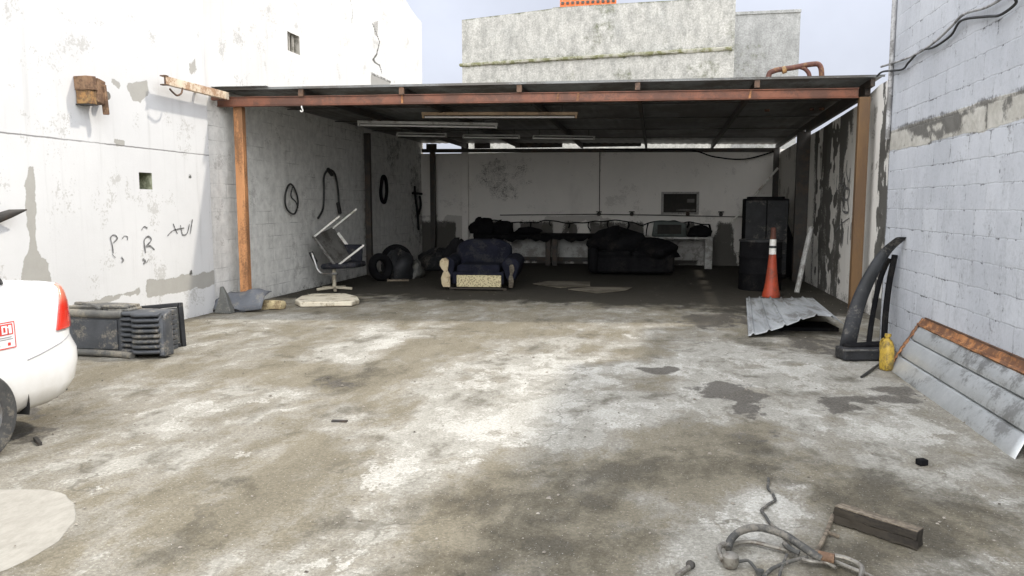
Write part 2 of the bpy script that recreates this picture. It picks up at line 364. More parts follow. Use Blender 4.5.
M['hose'] = weather('perished rubber hose', (.045, .045, .042), (.07, .068, .062), (.17, .155, .13), .4, 14, .75)
M['lamp_w'] = weather('white lamp housing', (.52, .52, .50), (.44, .44, .42), (.22, .2, .17), .35, 6, .5)
M['lamp_b'] = weather('tan wooden lamp batten', (.42, .30, .19), (.36, .25, .16), (.18, .13, .09), .35, 6, .6)
M['tube'] = weather('milky glass tube', (.74, .74, .72), (.68, .68, .66), None, .2, 6, .25)
M['green_box'] = weather('grey green case', (.072, .088, .080), (.055, .068, .062), (.03, .034, .03), .35, 4, .6)
M['pane'] = weather('dark dusty pane', (.028, .027, .025), (.045, .042, .037), None, .2, 3, .7, spec=.08)
M['frame_p'] = weather('pale frame', (.36, .35, .33), (.30, .29, .27), (.16, .15, .14), .35, 6, .7)
M['paint_black'] = weather('black spray paint', (.09, .09, .09), (.26, .26, .255), None, .2, 20, .8)
M['niche_green'] = weather('mossy recess', (.40, .41, .31), (.30, .32, .22), (.15, .16, .1), .4, 9, .9)
M['niche_grey'] = weather('bare recess', (.42, .40, .35), (.33, .31, .27), (.17, .16, .13), .4, 9, .9)
M['tyre'] = weather('tyre rubber', (.045, .045, .045), (.07, .07, .068), (.15, .135, .11), .3, 9, .8)
M['rim'] = weather('silver wheel cover', (.22, .22, .225), (.17, .17, .175), (.15, .14, .12), .35, 9, .4, .4)
M['under'] = weather('black underbody', (.012, .012, .012), (.02, .02, .02), (.06, .05, .04), .3, 6, .8)

def car_paint():
    t = NT('white car paint'); n = t.noise(2.0, 5, .6); d = t.noise(9, 6, .7); x, y, z = t.xyz()
    col = t.mix(t.ss(n, .35, .7), (.80, .80, .795), (.76, .76, .75))
    low = t.math('MULTIPLY', t.ss(t.math('MULTIPLY_ADD', d, .3, z), .68, .25), .5)
    col = t.mix(low, col, (.48, .43, .34))
    return t.done(col, .22, 0, t.noise(260, 2, .5), .02, .001, .5, Coat_Weight=.6, Coat_Roughness=.06)
M['car'] = car_paint()
def lens_mat():
    t = NT('red tail lens'); x, y, z = t.xyz()
    ribs = t.math('SINE', t.math('MULTIPLY', z, 420))
    hi = t.ss(t.math('MULTIPLY_ADD', t.noise(6, 3, .5), .04, z), .86, .96)
    col = t.mix(hi, (.72, .035, .018), (.74, .25, .16))
    return t.done(col, .15, 0, ribs, .12, .002, .6, Coat_Weight=.8)
M['lens'] = lens_mat()
def plain(name, c, rough=.5, metal=0):
    t = NT(name); n = t.noise(12, 5, .6)
    return t.done(t.mix(n, tuple(v*.88 for v in c), tuple(min(1, v*1.08) for v in c)), rough, metal)
M['glass_dk'] = plain('tinted car glass', (.012, .014, .015), .06)
M['seal'] = plain('rubber seal', (.02, .02, .02), .6)
M['st_white'] = plain('sticker white', (.80, .80, .80)); M['st_red'] = plain('sticker red', (.66, .05, .04)); M['st_grey'] = plain('sticker print', (.30, .30, .31))
M['st_green'] = plain('sticker green', (.12, .35, .22))
def brick_mat():
    t = NT('orange hollow bricks'); x, y, z = t.xyz()
    br = t.node('ShaderNodeTexBrick'); t.put(br.inputs['Vector'], t.comb(t.math('ADD', x, y), z, 0)); br.inputs['Scale'].default_value = 1
    br.inputs['Brick Width'].default_value = .33; br.inputs['Row Height'].default_value = .19; br.inputs['Mortar Size'].default_value = .012
    for i, c in ((1, (.52, .135, .04, 1)), (2, (.44, .11, .035, 1)), (3, (.35, .2, .13, 1))): br.inputs[i].default_value = c
    n = t.noise(14, 6, .7)
    return t.done(t.mix(.3, br.outputs[0], t.mix(n, (.5, .5, .5), (1.2, 1.2, 1.2)), 'MULTIPLY'), .9, 0, br.outputs['Fac'], .5, -.02)
M['brick'] = brick_mat()
def leopard():
    t = NT('leopard print fabric'); v = t.vor(34); n = t.noise(60, 4, .6)
    k = t.math('MULTIPLY', t.ss(v, .16, .24), t.ss(v, .46, .38))
    col = t.mix(t.math('MULTIPLY', k, .75), t.mix(n, (.44, .38, .22), (.56, .49, .31)), (.09, .07, .035))
    return t.done(col, .95, 0, n, .2, .004)
M['leopard'] = leopard()

# ------------------------------------------------------------------ mesh helpers
def frames(pts, closed=False):
    P = [Vector(p) for p in pts]; n = len(P); T = []
    for i in range(n):
        a = P[(i-1) % n] if (closed or i > 0) else P[i]; b = P[(i+1) % n] if (closed or i < n-1) else P[i]
        T.append((b-a).normalized())
    up = Vector((0, 0, 1)) if abs(T[0].z) < .9 else Vector((1, 0, 0))
    nrm = (up-T[0]*up.dot(T[0])).normalized(); out = []
    for i in range(n):
        nrm = (nrm-T[i]*nrm.dot(T[i])).normalized(); out.append((P[i], nrm, T[i].cross(nrm)))
    return out
def smooth_path(pts, k=5, closed=False):
    P = [Vector(p) for p in pts]; n = len(P); out = []
    rng = range(n) if closed else range(n-1)
    for i in rng:
        p0 = P[(i-1) % n] if (closed or i > 0) else P[i]; p1 = P[i]; p2 = P[(i+1) % n]
        p3 = P[(i+2) % n] if (closed or i+2 < n) else p2
        for j in range(k):
            t = j/k
            out.append(.5*((2*p1)+(p2-p0)*t+(2*p0-5*p1+4*p2-p3)*t*t+(3*p1-p0-3*p2+p3)*t**3))
    if not closed: out.append(P[-1])
    return out
class MB:
    def __init__(s): s.v = []; s.f = []
    def add(s, vs, fs):
        o = len(s.v); s.v += [tuple(v) for v in vs]; s.f += [tuple(i+o for i in f) for f in fs]; return s
    def box(s, c, d, rot=(0, 0, 0), M4=None):
        m = Euler(rot).to_matrix(); c = Vector(c); vs = []
        for x in (-.5, .5):
            for y in (-.5, .5):
                for z in (-.5, .5):
                    q = m @ Vector((x*d[0], y*d[1], z*d[2]))+c
                    vs.append(M4 @ q if M4 else q)
        return s.add(vs, [(0, 1, 3, 2), (4, 6, 7, 5), (0, 4, 5, 1), (2, 3, 7, 6), (0, 2, 6, 4), (1, 5, 7, 3)])
    def loft(s, rings, caps=True, closed=False):
        n = len(rings[0]); vs = [p for r in rings for p in r]; fs = []
        m = len(rings)
        for i in range(m if closed else m-1):
            for j in range(n):
                a = i*n+j; b = i*n+(j+1) % n; c = ((i+1) % m)*n+(j+1) % n; d = ((i+1) % m)*n+j
                fs.append((a, b, c, d))
        if caps and not closed: fs.append(tuple(range(n-1, -1, -1))); fs.append(tuple((m-1)*n+j for j in range(n)))
        return s.add(vs, fs)
    def tube(s, pts, r, n=8, closed=False, flat=1.0):
        fr = frames(pts, closed); rings = []
        for i, (p, u, w_) in enumerate(fr):
            rr = r[i] if isinstance(r, (list, tuple)) else r
            rings.append([p+u*math.cos(2*math.pi*k/n)*rr+w_*math.sin(2*math.pi*k/n)*rr*flat for k in range(n)])
        return s.loft(rings, True, closed)
    def bar(s, a, b, wd, ht, up=(0, 0, 1)):
        a = Vector(a); b = Vector(b); t = (b-a).normalized(); up = Vector(up); u = (up-t*up.dot(t)).normalized(); x = t.cross(u)
        rings = [[p+x*sx*wd/2+u*sy*ht/2 for sx, sy in ((-1, -1), (1, -1), (1, 1), (-1, 1))] for p in (a, b)]
        return s.loft(rings)
    def lathe(s, prof, n=20, mat=None):
        rings = []
        for r, z in prof:
            ring = [Vector((r*math.cos(2*math.pi*k/n), r*math.sin(2*math.pi*k/n), z)) for k in range(n)]
            rings.append([mat @ q for q in ring] if mat else ring)
        return s.loft(rings)
    def prism(s, poly, depth, mat):
        """poly in local xy, extruded along local z from 0 to depth, then transformed"""
        rings = [[mat @ Vector((x, y, z)) for x, y in poly] for z in (0, depth)]
        return s.loft(rings)
    def ribbon(s, pts, wd, nrm):
        P = [Vector(p) for p in pts]; nrm = Vector(nrm); vs = []; n = len(P); fs = []
        for i in range(n):
            t = (P[min(i+1, n-1)]-P[max(i-1, 0)]).normalized(); sd_ = t.cross(nrm).normalized()
            ww = wd*(.6+.6*random.random())/2
            vs += [P[i]+sd_*ww, P[i]-sd_*ww]
        for i in range(n-1): fs.append((2*i, 2*i+1, 2*i+3, 2*i+2))
        return s.add(vs, fs)
    def build(s, name, mat, parent=None, loc=None, bevel=0, sub=0, ang=38, solid=0, rot=None, jitter=0):
        me = bpy.data.meshes.new(name)
        vs = s.v
        if jitter: vs = [(x+random.uniform(-jitter, jitter), y+random.uniform(-jitter, jitter), z+random.uniform(-jitter, jitter)) for x, y, z in vs]
        me.from_pydata(vs, [], s.f); me.update()
        import bmesh
        bm = bmesh.new(); bm.from_mesh(me); bmesh.ops.recalc_face_normals(bm, faces=bm.faces); bm.to_mesh(me); bm.free()
        me.polygons.foreach_set('use_smooth', [True]*len(me.polygons))
        if ang < 179: me.set_sharp_from_angle(angle=R(ang))
        me.materials.append(M[mat] if isinstance(mat, str) else mat)
        o = bpy.data.objects.new(name, me); COL.objects.link(o)
        if parent: o.parent = parent
        if loc: o.location = loc
        if rot: o.rotation_euler = rot
        if solid: md = o.modifiers.new('thick', 'SOLIDIFY'); md.thickness = solid; md.offset = 0
        if bevel:
            md = o.modifiers.new('soft', 'BEVEL'); md.width = bevel; md.segments = 2; md.limit_method = 'ANGLE'; md.angle_limit = R(40)
        if sub: md = o.modifiers.new('sub', 'SUBSURF'); md.levels = sub; md.render_levels = sub
        return o
def build_each(m, name, mat, parent=None, **k):
    """every loose piece of m becomes a part of its own"""
    par = list(range(len(m.v)))
    def find(i):
        while par[i] != i: par[i] = par[par[i]]; i = par[i]
        return i
    for f in m.f:
        for q in f[1:]: par[find(q)] = find(f[0])
    grp = {}
    for f in m.f: grp.setdefault(find(f[0]), []).append(f)
    for fs in grp.values():
        ids = sorted({i for f in fs for i in f}); mp = {v: i for i, v in enumerate(ids)}
        mm = MB(); mm.add([m.v[i] for i in ids], [tuple(mp[i] for i in f) for f in fs]); mm.build(name, mat, parent, **k)
def tag(o, label=None, cat=None, group=None, kind=None):
    if label: o['label'] = label
    if cat: o['category'] = cat
    if group: o['group'] = group
    if kind: o['kind'] = kind
    return o
def thing(name, label, cat, loc=(0, 0, 0), rz=0, group=None, rot=None):
    o = bpy.data.objects.new(name, None); COL.objects.link(o); o.empty_display_size = .2
    o.location = loc; o.rotation_euler = rot or (0, 0, rz)
    return tag(o, label, cat, group)
def copy_tree(o, parent=None):
    c = o.copy(); COL.objects.link(c)
    if parent: c.parent = parent
    for ch in list(o.children): copy_tree(ch, c)
    return c

def grid_surface(name, mat, O, A, B, a0, a1, b0, b1, step, layers, parent=None, holes=(), disp=None, back=None, top=None):
    """sheet O + a*A + b*B with point attributes; back = (thickness vector) closes it into a solid wall;
       top(a) caps the height along the wall"""
    a = np.linspace(a0, a1, max(2, int(round((a1-a0)/step))+1)); b = np.linspace(b0, b1, max(2, int(round((b1-b0)/step))+1))
    for h in holes:
        for e in (h[0], h[2]): a[np.argmin(abs(a-e))] = e
        for e in (h[1], h[3]): b[np.argmin(abs(b-e))] = e
    AA, BB = np.meshgrid(a, b, indexing='ij')
    if top is not None:
        tv = top(a)[:, None]; BB = b0+(BB-b0)*(tv-b0)/(b1-b0)
    O = np.array(O, float); A = np.array(A, float); B = np.array(B, float)
    P = O+AA[..., None]*A+BB[..., None]*B
    if disp is not None: P = P+np.cross(A, B)*disp(AA, BB)[..., None]
    na, nb = AA.shape; idx = np.arange(na*nb).reshape(na, nb)
    q = np.stack([idx[:-1, :-1], idx[1:, :-1], idx[1:, 1:], idx[:-1, 1:]], -1).reshape(-1, 4)
    ca = ((AA[:-1, :-1]+AA[1:, 1:])/2).reshape(-1); cb = ((BB[:-1, :-1]+BB[1:, 1:])/2).reshape(-1)
    keep = np.ones(len(q), bool)
    for h in holes: keep &= ~((ca > h[0]) & (ca < h[2]) & (cb > h[1]) & (cb < h[3]))
    vs = P.reshape(-1, 3).tolist(); fs = q[keep].tolist(); n0 = len(vs)
    if back is not None:
        bk = Vector(back)
        ring = list(idx[:, 0])+list(idx[-1, 1:])+list(idx[-2::-1, -1])+list(idx[0, -2:0:-1])
        m = len(ring); vs += [tuple(Vector(vs[i])+bk) for i in ring]
        for i in range(m): fs.append((ring[i], n0+i, n0+(i+1) % m, ring[(i+1) % m]))
        fs.append(tuple(n0+i for i in range(m)))
    me = bpy.data.meshes.new(name); me.from_pydata(vs, [], fs); me.update()
    for k, fn in layers.items():
        at = me.attributes.new(k, 'FLOAT', 'POINT'); d = np.zeros(len(vs), np.float32)
        d[:n0] = np.broadcast_to(fn(AA, BB), AA.shape).reshape(-1); at.data.foreach_set('value', d)
    me.materials.append(M[mat]); o = bpy.data.objects.new(name, me); COL.objects.link(o)
    if parent: o.parent = parent
    return o

# ------------------------------------------------------------------ ground
g0 = MB(); g0.box((0, 0, -.12), (900, 900, .1)); tag(g0.build('ground', 'far'), kind='structure')
PALE = [
 ([(-3.38, 3.49), (-4.09, 4.56), (-4.05, 5.13), (-3.59, 5.91), (-2.62, 5.8), (-2.55, 5.12), (-2.92, 4.21), (-2.76, 3.46)], .80, .5),
 ([(-3.44, 6.71), (-3.51, 7.8), (-3.3, 9.14), (-2.6, 8.5), (-2.58, 7.38), (-2.85, 6.54)], 1.15, .25),
 ([(-4.85, 7.07), (-5.77, 9.2), (-5.15, 10.12), (-4.26, 9.49), (-4.27, 8.12), (-4.28, 7.07)], .66, .5),
 ([(-2.29, 7.55), (-2.1, 8.53), (-1.5, 8.44), (-1.0, 8.09), (-0.71, 9.15), (-0.65, 7.75), (-1.36, 6.65), (-1.85, 6.39)], .66, .4),
 ([(-1.61, 3.54), (-1.7, 4.24), (-1.81, 4.99), (-1.84, 6.05), (-1.47, 7.18), (-0.71, 7.85), (0.06, 8.6), (1.07, 8.07), (1.24, 6.82), (0.77, 5.69), (0.33, 5.44), (-0.08, 4.96), (-0.57, 4.65), (-0.77, 4.36), (-1.0, 4.02), (-1.18, 4.07), (-1.31, 3.73)], 1.12, .45),
 ([(0.38, 8.34), (2.0, 8.36), (1.91, 6.76), (2.03, 5.47), (1.93, 4.49), (1.47, 4.47), (1.14, 4.87), (0.86, 5.37), (0.68, 6.18)], .98, .35),
 ([(-0.62, 8.81), (0.54, 9.39), (2.1, 9.25), (1.98, 8.24), (0.46, 7.96), (-0.56, 7.99)], .72, .2),
 ([(-0.12, 3.56), (0.19, 3.81), (0.55, 3.97), (0.78, 4.19), (0.94, 4.16), (0.75, 3.61), (0.48, 3.11), (0.0, 3.05)], 1.08, .18),
 ([(-1.88, 2.81), (-1.7, 3.27), (-1.2, 3.42), (-0.92, 2.99), (-0.91, 2.38), (-1.7, 2.23)], .70, .35),
 ([(1.43, 5.36), (1.94, 5.23), (2.0, 4.51), (1.75, 3.92), (1.5, 3.99), (1.23, 4.36)], .80, .3),
 ([(1.05, 3.36), (1.59, 3.77), (1.49, 3.3), (0.94, 3.0)], .72, .2),
]
BROWN = [
 ([(-2.24, 2.6), (-2.42, 3.38), (-2.32, 4.12), (-2.01, 4.59), (-1.82, 5.12), (-1.65, 4.35), (-1.73, 3.8), (-1.74, 3.26), (-1.91, 2.71)], .08, .4),
 ([(-3.59, 5.99), (-3.48, 6.8), (-2.76, 6.56), (-2.56, 7.39), (-2.53, 9.2), (-1.82, 10.23), (-1.2, 9.71), (-1.69, 8.27), (-2.02, 6.98), (-2.09, 6.0), (-2.6, 5.56)], .02, .3),
 ([(-1.1, 3.44), (-0.74, 4.15), (-0.31, 4.5), (0.05, 4.87), (0.71, 5.22), (1.14, 4.87), (0.83, 4.45), (0.36, 4.05), (-0.06, 3.83), (-0.14, 3.44), (-0.2, 2.98), (-0.93, 2.65)], .0, .35),
 ([(0.75, 4.27), (1.24, 4.4), (1.55, 4.13), (1.79, 3.98), (1.61, 3.56), (1.39, 3.68), (0.96, 3.34), (0.8, 3.74)], .05, .3),
 ([(-0.55, 7.88), (-0.15, 8.25), (0.26, 7.92), (-0.13, 7.33), (-0.59, 7.06)], .15, .2),
 ([(-0.38, 6.67), (-0.03, 6.9), (0.31, 6.64), (0.05, 6.16), (-0.31, 6.16)], .2, .2),
 ([(-5.11, 10.34), (-0.76, 9.79), (-0.74, 8.85), (-2.67, 9.26), (-4.42, 9.84)], .12, .3),
]
GRIME = [
 ([(-1.06, 3.45), (-0.72, 4.07), (-0.3, 4.45), (0.05, 4.83), (0.7, 5.17), (1.14, 4.87), (0.83, 4.45), (0.36, 4.08), (-0.06, 3.83), (-0.14, 3.44), (-0.2, 2.98), (-0.86, 2.66)], .75, .4),
 ([(0.71, 4.34), (1.28, 4.53), (1.61, 4.28), (1.84, 4.12), (1.5, 3.3), (0.94, 3.0), (0.79, 3.31), (0.8, 3.74)], .8, .35),
 ([(0.52, 9.02), (2.23, 9.34), (1.97, 7.83), (1.07, 8.07)], .45, .3),
 ([(-3.14, 6.32), (-2.62, 6.96), (-2.16, 6.5), (-2.4, 5.7)], .45, .2),
 ([(-2.24, 2.6), (-2.34, 3.27), (-2.19, 3.88), (-1.95, 4.29), (-1.76, 3.51), (-1.91, 2.71)], .25, .4),
]
DAMP_SHADE = [
 ([(0.24, 6.34), (0.51, 6.57), (0.76, 6.58), (0.91, 6.32), (0.8, 5.75), (0.69, 5.51), (0.6, 5.77), (0.45, 6.04)], 1, .12),
 ([(-0.16, 7.01), (0.08, 7.19), (0.26, 7.09), (0.09, 6.84)], .95, .06),
 ([(1.24, 6.07), (1.44, 6.16), (1.43, 5.87), (1.25, 5.64)], .95, .08),
 ([(1.74, 6.62), (2.08, 6.83), (2.21, 6.57), (1.93, 6.08), (1.73, 6.22)], .8, .12),
 ([(1.45, 6.29), (1.69, 6.4), (1.64, 6.11), (1.47, 6.11)], .75, .06),
 ([(0.14, 10.5), (1.18, 11.1), (1.43, 9.95), (0.55, 9.54)], .75, .2),
 ([(1.33, 9.24), (2.15, 8.99), (1.93, 7.72), (1.73, 7.98), (1.32, 8.46)], .7, .12),
 ([(-2.94, 5.92), (-2.63, 6.25), (-2.35, 5.99), (-2.59, 5.73)], .62, .1),
 ([(-4.74, 4.85), (-4.44, 4.82), (-4.13, 4.6), (-3.88, 4.2), (-3.73, 3.95), (-4.01, 4.11)], .7, .1),  # shade under the car's rear overhang, painted into the floor
 ([(0.02, 3.69), (0.17, 3.79), (0.19, 3.62), (0.08, 3.53)], .62, .05),
 ([(0.41, 5.16), (0.78, 5.28), (0.93, 5.04), (0.55, 4.88)], .5, .1),
]
def pale_f(x, y):
    f = .36+.55*(fbm(x*1.3+y*.25, y*.45, .8, 5)-.5)+.1*np.sin(0*x)
    for p_, v, s_ in PALE: f = blend(f, x, y, p_, v, s_, .35, 9, 1.7)
    for p_, v, s_ in BROWN: f = blend(f, x, y, p_, v, s_, .30, 21, 1.9)
    return f
def grime_f(x, y):
    f = .05+0*x
    for p_, v, s_ in GRIME: f = np.maximum(f, blend(0*x, x, y, p_, v, s_, .35, 37, 1.8))
    # dirt gathers along the foot of the walls
    return np.maximum(f, .8*np.maximum(sstep(.35, .02, x+6.1+.3*(fbm(x, y, 2, 3)-.5)), sstep(.45, .02, 2.45-x+.4*(fbm(x, y, 2, 4)-.5))*(y < 9)))
def damp_shade_f(x, y):
    f = .02+0*x
    for p_, v, s_ in DAMP_SHADE: f = np.maximum(f, blend(0*x, x, y, p_, v, s_*1.8, .17, 31, 4))
    return f
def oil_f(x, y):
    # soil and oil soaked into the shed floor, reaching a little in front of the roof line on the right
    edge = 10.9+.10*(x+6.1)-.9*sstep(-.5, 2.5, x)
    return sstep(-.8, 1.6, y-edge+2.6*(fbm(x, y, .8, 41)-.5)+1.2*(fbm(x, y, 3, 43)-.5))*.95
PADP = [(-3.39, 3.34), (-3.18, 3.38), (-3.01, 3.36), (-2.87, 3.26), (-2.71, 3.07), (-2.61, 2.87), (-2.6, 2.71), (-2.62, 2.55)]
PADP = PADP+[(-4.3, 2.35), (-4.4, 3.2)]
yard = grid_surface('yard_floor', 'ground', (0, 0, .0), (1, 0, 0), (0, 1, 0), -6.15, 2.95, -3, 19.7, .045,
    {'pale': pale_f, 'grime': grime_f, 'damp_shade': damp_shade_f, 'oil': oil_f, 'pad': lambda x, y: sstep(-.09, .09, poly_sd(x, y, PADP)+.05*(fbm(x, y, 4, 8)-.5))},
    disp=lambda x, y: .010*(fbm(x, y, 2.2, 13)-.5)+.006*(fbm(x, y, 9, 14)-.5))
tag(yard, kind='structure')

# ------------------------------------------------------------------ walls
XL, XW, XS, YB = -6.1, 2.45, 2.9, 19.6
def polys(lst, warp=.05, soft=.03, wscale=7):
    def f(a, b):
        o = np.zeros(a.shape)
        for p_, v in lst: o = np.maximum(o, blend(np.zeros(a.shape), a, b, p_, v, soft, warp, 17, wscale))
        return o
    return f
# white building on the left, up to the joint with its neighbour
NICHE = [8.26, 1.69, 8.5, 1.89]
bA = thing('building', 'tall bright white plastered building with cement patches beside the car', 'building', (XL, 0, 0))
bA_w = grid_surface('wall', 'wall_a', (0, 0, 0), (0, 1, 0), (0, 0, 1), -5, 9.75, -.1, 6.6, .04, {
    'patch': polys([([(6.59, 1.89), (6.69, 1.89), (6.67, 1.55), (6.65, 1.05), (6.78, 0.92), (6.82, 0.7), (6.78, 0.53), (6.43, 0.57), (6.48, 0.94), (6.56, 1.04), (6.57, 1.45)], 1), ([(8.13, 2.89), (8.37, 2.98), (8.54, 3.03), (8.49, 2.83), (8.35, 2.72), (8.22, 2.71), (8.18, 2.78)], 1),
        ([(8.29, 0.59), (9.42, 0.59), (9.85, 0.58), (9.84, 0.37), (8.95, 0.36), (8.27, 0.38)], .78), ([(6.97, 0.43), (8.17, 0.51), (8.17, 0.43), (6.96, 0.33)], .8),
        ([(7.9, 2.93), (8.03, 2.89), (7.98, 2.83), (7.88, 2.88)], .8), ([(9.36, 3.37), (9.54, 3.46), (9.57, 3.28), (9.39, 3.2)], .6), ([(7.89, 2.24), (8.06, 2.25), (8.06, 2.18), (7.91, 2.18)], .9)]),
    'dark': lambda a, b: np.maximum(.42*sstep(.14, .0, b+.1*(fbm(a, b, 4, 5)-.5)), np.maximum(
        .9*sstep(.05, .02, np.hypot(a-9.29, b-1.87)), np.maximum(.75*sstep(.07, .03, np.hypot(a-9.22, b-.6)), .5*sstep(.02, .0, abs(a-9.70+.05*(fbm(a*0, b, 1.3, 4)-.5))))))},
    bA, holes=[NICHE], back=(-4, 0, 0), disp=lambda a, b: .006*(fbm(a, b, 1.5, 3)-.5))
def recess(name, h, d, mat, parent, back=0):
    m = MB(); a0, b0, a1, b1 = h
    m.add([(0, a0, b0), (0, a1, b0), (0, a1, b1), (0, a0, b1), (-d, a0, b0), (-d, a1, b0), (-d, a1, b1), (-d, a0, b1)],
          [(0, 1, 5, 4), (1, 2, 6, 5), (2, 3, 7, 6), (3, 0, 4, 7), (4, 5, 6, 7)])
    return m.build(name, mat, parent)
recess('niche', NICHE, .18, 'niche_green', bA)
# spray paint scrawl, copied stroke by stroke
gm = MB()
for L_, wd in (([(7.74, 0.95), (7.73, 1.04), (7.71, 1.13), (7.77, 1.16), (7.82, 1.12), (7.75, 1.07)], .030), ([(7.9, 1.11), (7.94, 1.14), (7.99, 1.13), (7.99, 1.09)], .022), ([(8.3, 0.92), (8.29, 1.01), (8.29, 1.08), (8.37, 1.12), (8.42, 1.07), (8.32, 1.0), (8.4, 1.0), (8.47, 0.95)], .034),
        ([(8.25, 1.2), (8.3, 1.24), (8.36, 1.22)], .03), ([(8.74, 1.11), (8.85, 1.17), (8.97, 1.19), (9.1, 1.2)], .03), ([(8.87, 1.26), (8.91, 1.19), (8.95, 1.13)], .03), ([(9.02, 1.24), (9.04, 1.16), (9.07, 1.11), (9.16, 1.13), (9.22, 1.25)], .03),
        ([(9.29, 1.31), (9.26, 1.22), (9.23, 1.12)], .034), ([(8.24, 0.85), (8.29, 0.82), (8.25, 0.79)], .05), ([(7.87, 0.9), (7.9, 0.86), (7.87, 0.84)], .04), ([(8.31, 0.8), (8.35, 0.84)], .02), ([(7.72, 0.94), (7.77, 0.9)], .016)):
    gm.ribbon([(.006+.0004*i, y, z) for i, (y, z) in enumerate(smooth_path([(0, *q) for q in L_], 4)) ] if False else [(.0065, q[1], q[2]) for q in smooth_path([(0, *q) for q in L_], 4)], wd*.6, (1, 0, 0))
build_each(gm, 'graffiti', 'paint_black', bA)

# the neighbour, whose wall also closes the shed on the left
WIN = [12.25, 4.08, 12.69, 4.39]
bB = thing('building', 'warm white taller building with a cracked upper wall behind the shed roof', 'building', (XL-.03, 0, 0))
def cut_top(a): return 6.6-sstep(17.6, 19.75, a)*.35
grid_surface('wall', 'wall_b', (0, 0, 0), (0, 1, 0), (0, 0, 1), 9.75, 19.78, -.1, 6.6, .04, {
    'patch': polys([([(16.06, 4.33), (17.33, 4.34), (17.19, 4.18), (16.04, 4.01)], .95), ([(16.24, 5.48), (16.61, 5.57), (16.53, 5.16), (16.28, 5.15)], .55), ([(18.37, 6.44), (19.25, 6.66), (19.66, 6.41), (19.07, 6.37)], .5)], .04, .05),
    'dark': lambda a, b: np.maximum.reduce([
        .85*sstep(.05, .01, line_d(a+.12*(fbm(a, b, 3, 6)-.5), b, [(16.24, 5.4), (16.47, 5.24), (16.65, 5.1), (16.45, 4.8), (16.19, 4.63), (16.62, 4.58), (16.74, 4.44)])),
        .7*sstep(.035, .01, line_d(a, b, [(15.02, 5.59), (15.12, 5.38), (15.05, 5.15)])),
        .6*sstep(.06, .02, line_d(a, b, [(16.06, 4.33), (17.33, 4.34)])),
        .46*sstep(.22, .0, b+.2*(fbm(a, b, 3, 5)-.5)),
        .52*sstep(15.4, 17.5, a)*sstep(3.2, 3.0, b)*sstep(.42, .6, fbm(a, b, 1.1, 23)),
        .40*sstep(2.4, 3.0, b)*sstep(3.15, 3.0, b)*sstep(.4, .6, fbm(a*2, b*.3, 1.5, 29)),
        .5*sstep(.12, .0, abs(a-15.55))*sstep(3.1, 3., b)])},
    bB, holes=[WIN], back=(-4, 0, 0), disp=lambda a, b: .008*(fbm(a, b, 1.5, 7)-.5), top=cut_top)
recess('window_recess', WIN, .2, 'niche_grey', bB)
m = MB()
for k in (1, 2): yv = WIN[0]+(WIN[2]-WIN[0])*k/3; m.box((-.06, yv, (WIN[1]+WIN[3])/2), (.03, .035, WIN[3]-WIN[1]-.006))
build_each(m, 'window_bar', 'niche_grey', bB)

# rear wall of the shed
rw = thing('wall', 'grey stained plaster wall closing the rear of the shed', 'wall', (0, YB, 0))
grid_surface('plaster', 'wall_rear', (0, 0, 0), (1, 0, 0), (0, 0, 1), -6.3, 3.1, -.1, 2.84, .04, {
    'patch': lambda a, b: .75*sstep(1.3, 1.18, b+.1*(fbm(a, b, 2, 3)-.5))*sstep(.45, .6, fbm(a, b, 1.5, 44)),
    'dark': lambda a, b: np.maximum.reduce([blend(0*a, a, b, [(-4.86, 2.72), (-4.01, 2.81), (-2.96, 2.52), (-3.09, 2.01), (-3.88, 1.63), (-4.54, 1.89)], .50, .35, .6, 51, 2.6),
        .5*sstep(.06, .0, abs(a+1.42))*sstep(1.2, 2.9, b), .9*sstep(1.25, .95, b)*sstep(.33, .55, fbm(a*2.4, b*.5, 1.3, 61)),
        .55*sstep(.25, .05, b), .5*sstep(.04, 0, abs(a-.2+.1*(fbm(a*0, b, 2, 3)-.5)))*sstep(1.2, 2.0, b)*.9,
        .36*sstep(2.3, 2.9, b)*sstep(.45, .6, fbm(a*3, b*.4, 1.2, 77))])}, rw, back=(0, .15, 0), disp=lambda a, b: -.010*(fbm(a, b, 1.2, 7)-.5))
m = MB(); m.box((-4.92, -.06, 1.42), (.17, .12, 2.88)); m.build('pilaster', 'wall_rear', rw, bevel=.01)

# right side wall of the shed, stained and scrawled
sw = thing('wall', 'pale shed side wall with black drip stains and scrawled letters', 'wall', (XS, 0, 0))
def side_top(a): return np.interp(a, [11.2, 12.3, 15, 16.4, 19.6], [3.10, 2.97, 2.87, 2.84, 2.77])
SW = grid_surface('plaster', 'wall_side', (0, 0, 0), (0, 1, 0), (0, 0, 1), 8.6, 19.58, -.1, 3.1, .035, {
    'patch': lambda a, b: .6*sstep(.5, .66, fbm(a, b, 1.6, 71)),
    'dark': lambda a, b: np.maximum.reduce([
        (1.25*sstep(.43, .55, fbm(a*2.3, b*.22, 1.25, 83, 3))-.08)*sstep(12.3, 12.9, a)*sstep(15.7, 15.1, a)*(.62+.45*sstep(1.9, 2.7, b)),
        .9*sstep(.48, .58, fbm(a*1.2, b*1.1, 3.4, 83, 3))*sstep(12.6, 13.0, a)*sstep(15.4, 15.1, a),
        sstep(11.12, 11.0, a)*(.25+1.1*sstep(.34, .60, fbm(a*2.2, b*1.2, 3.4, 5))),
        .5*sstep(.35, .05, b), .45*sstep(15.6, 16.4, a)*sstep(.45, .6, fbm(a, b, 1.2, 5))])},
    sw, back=(.15, 0, 0), disp=lambda a, b: -.012*(fbm(a, b, 1.2, 9)-.5), top=side_top)
gm = MB()
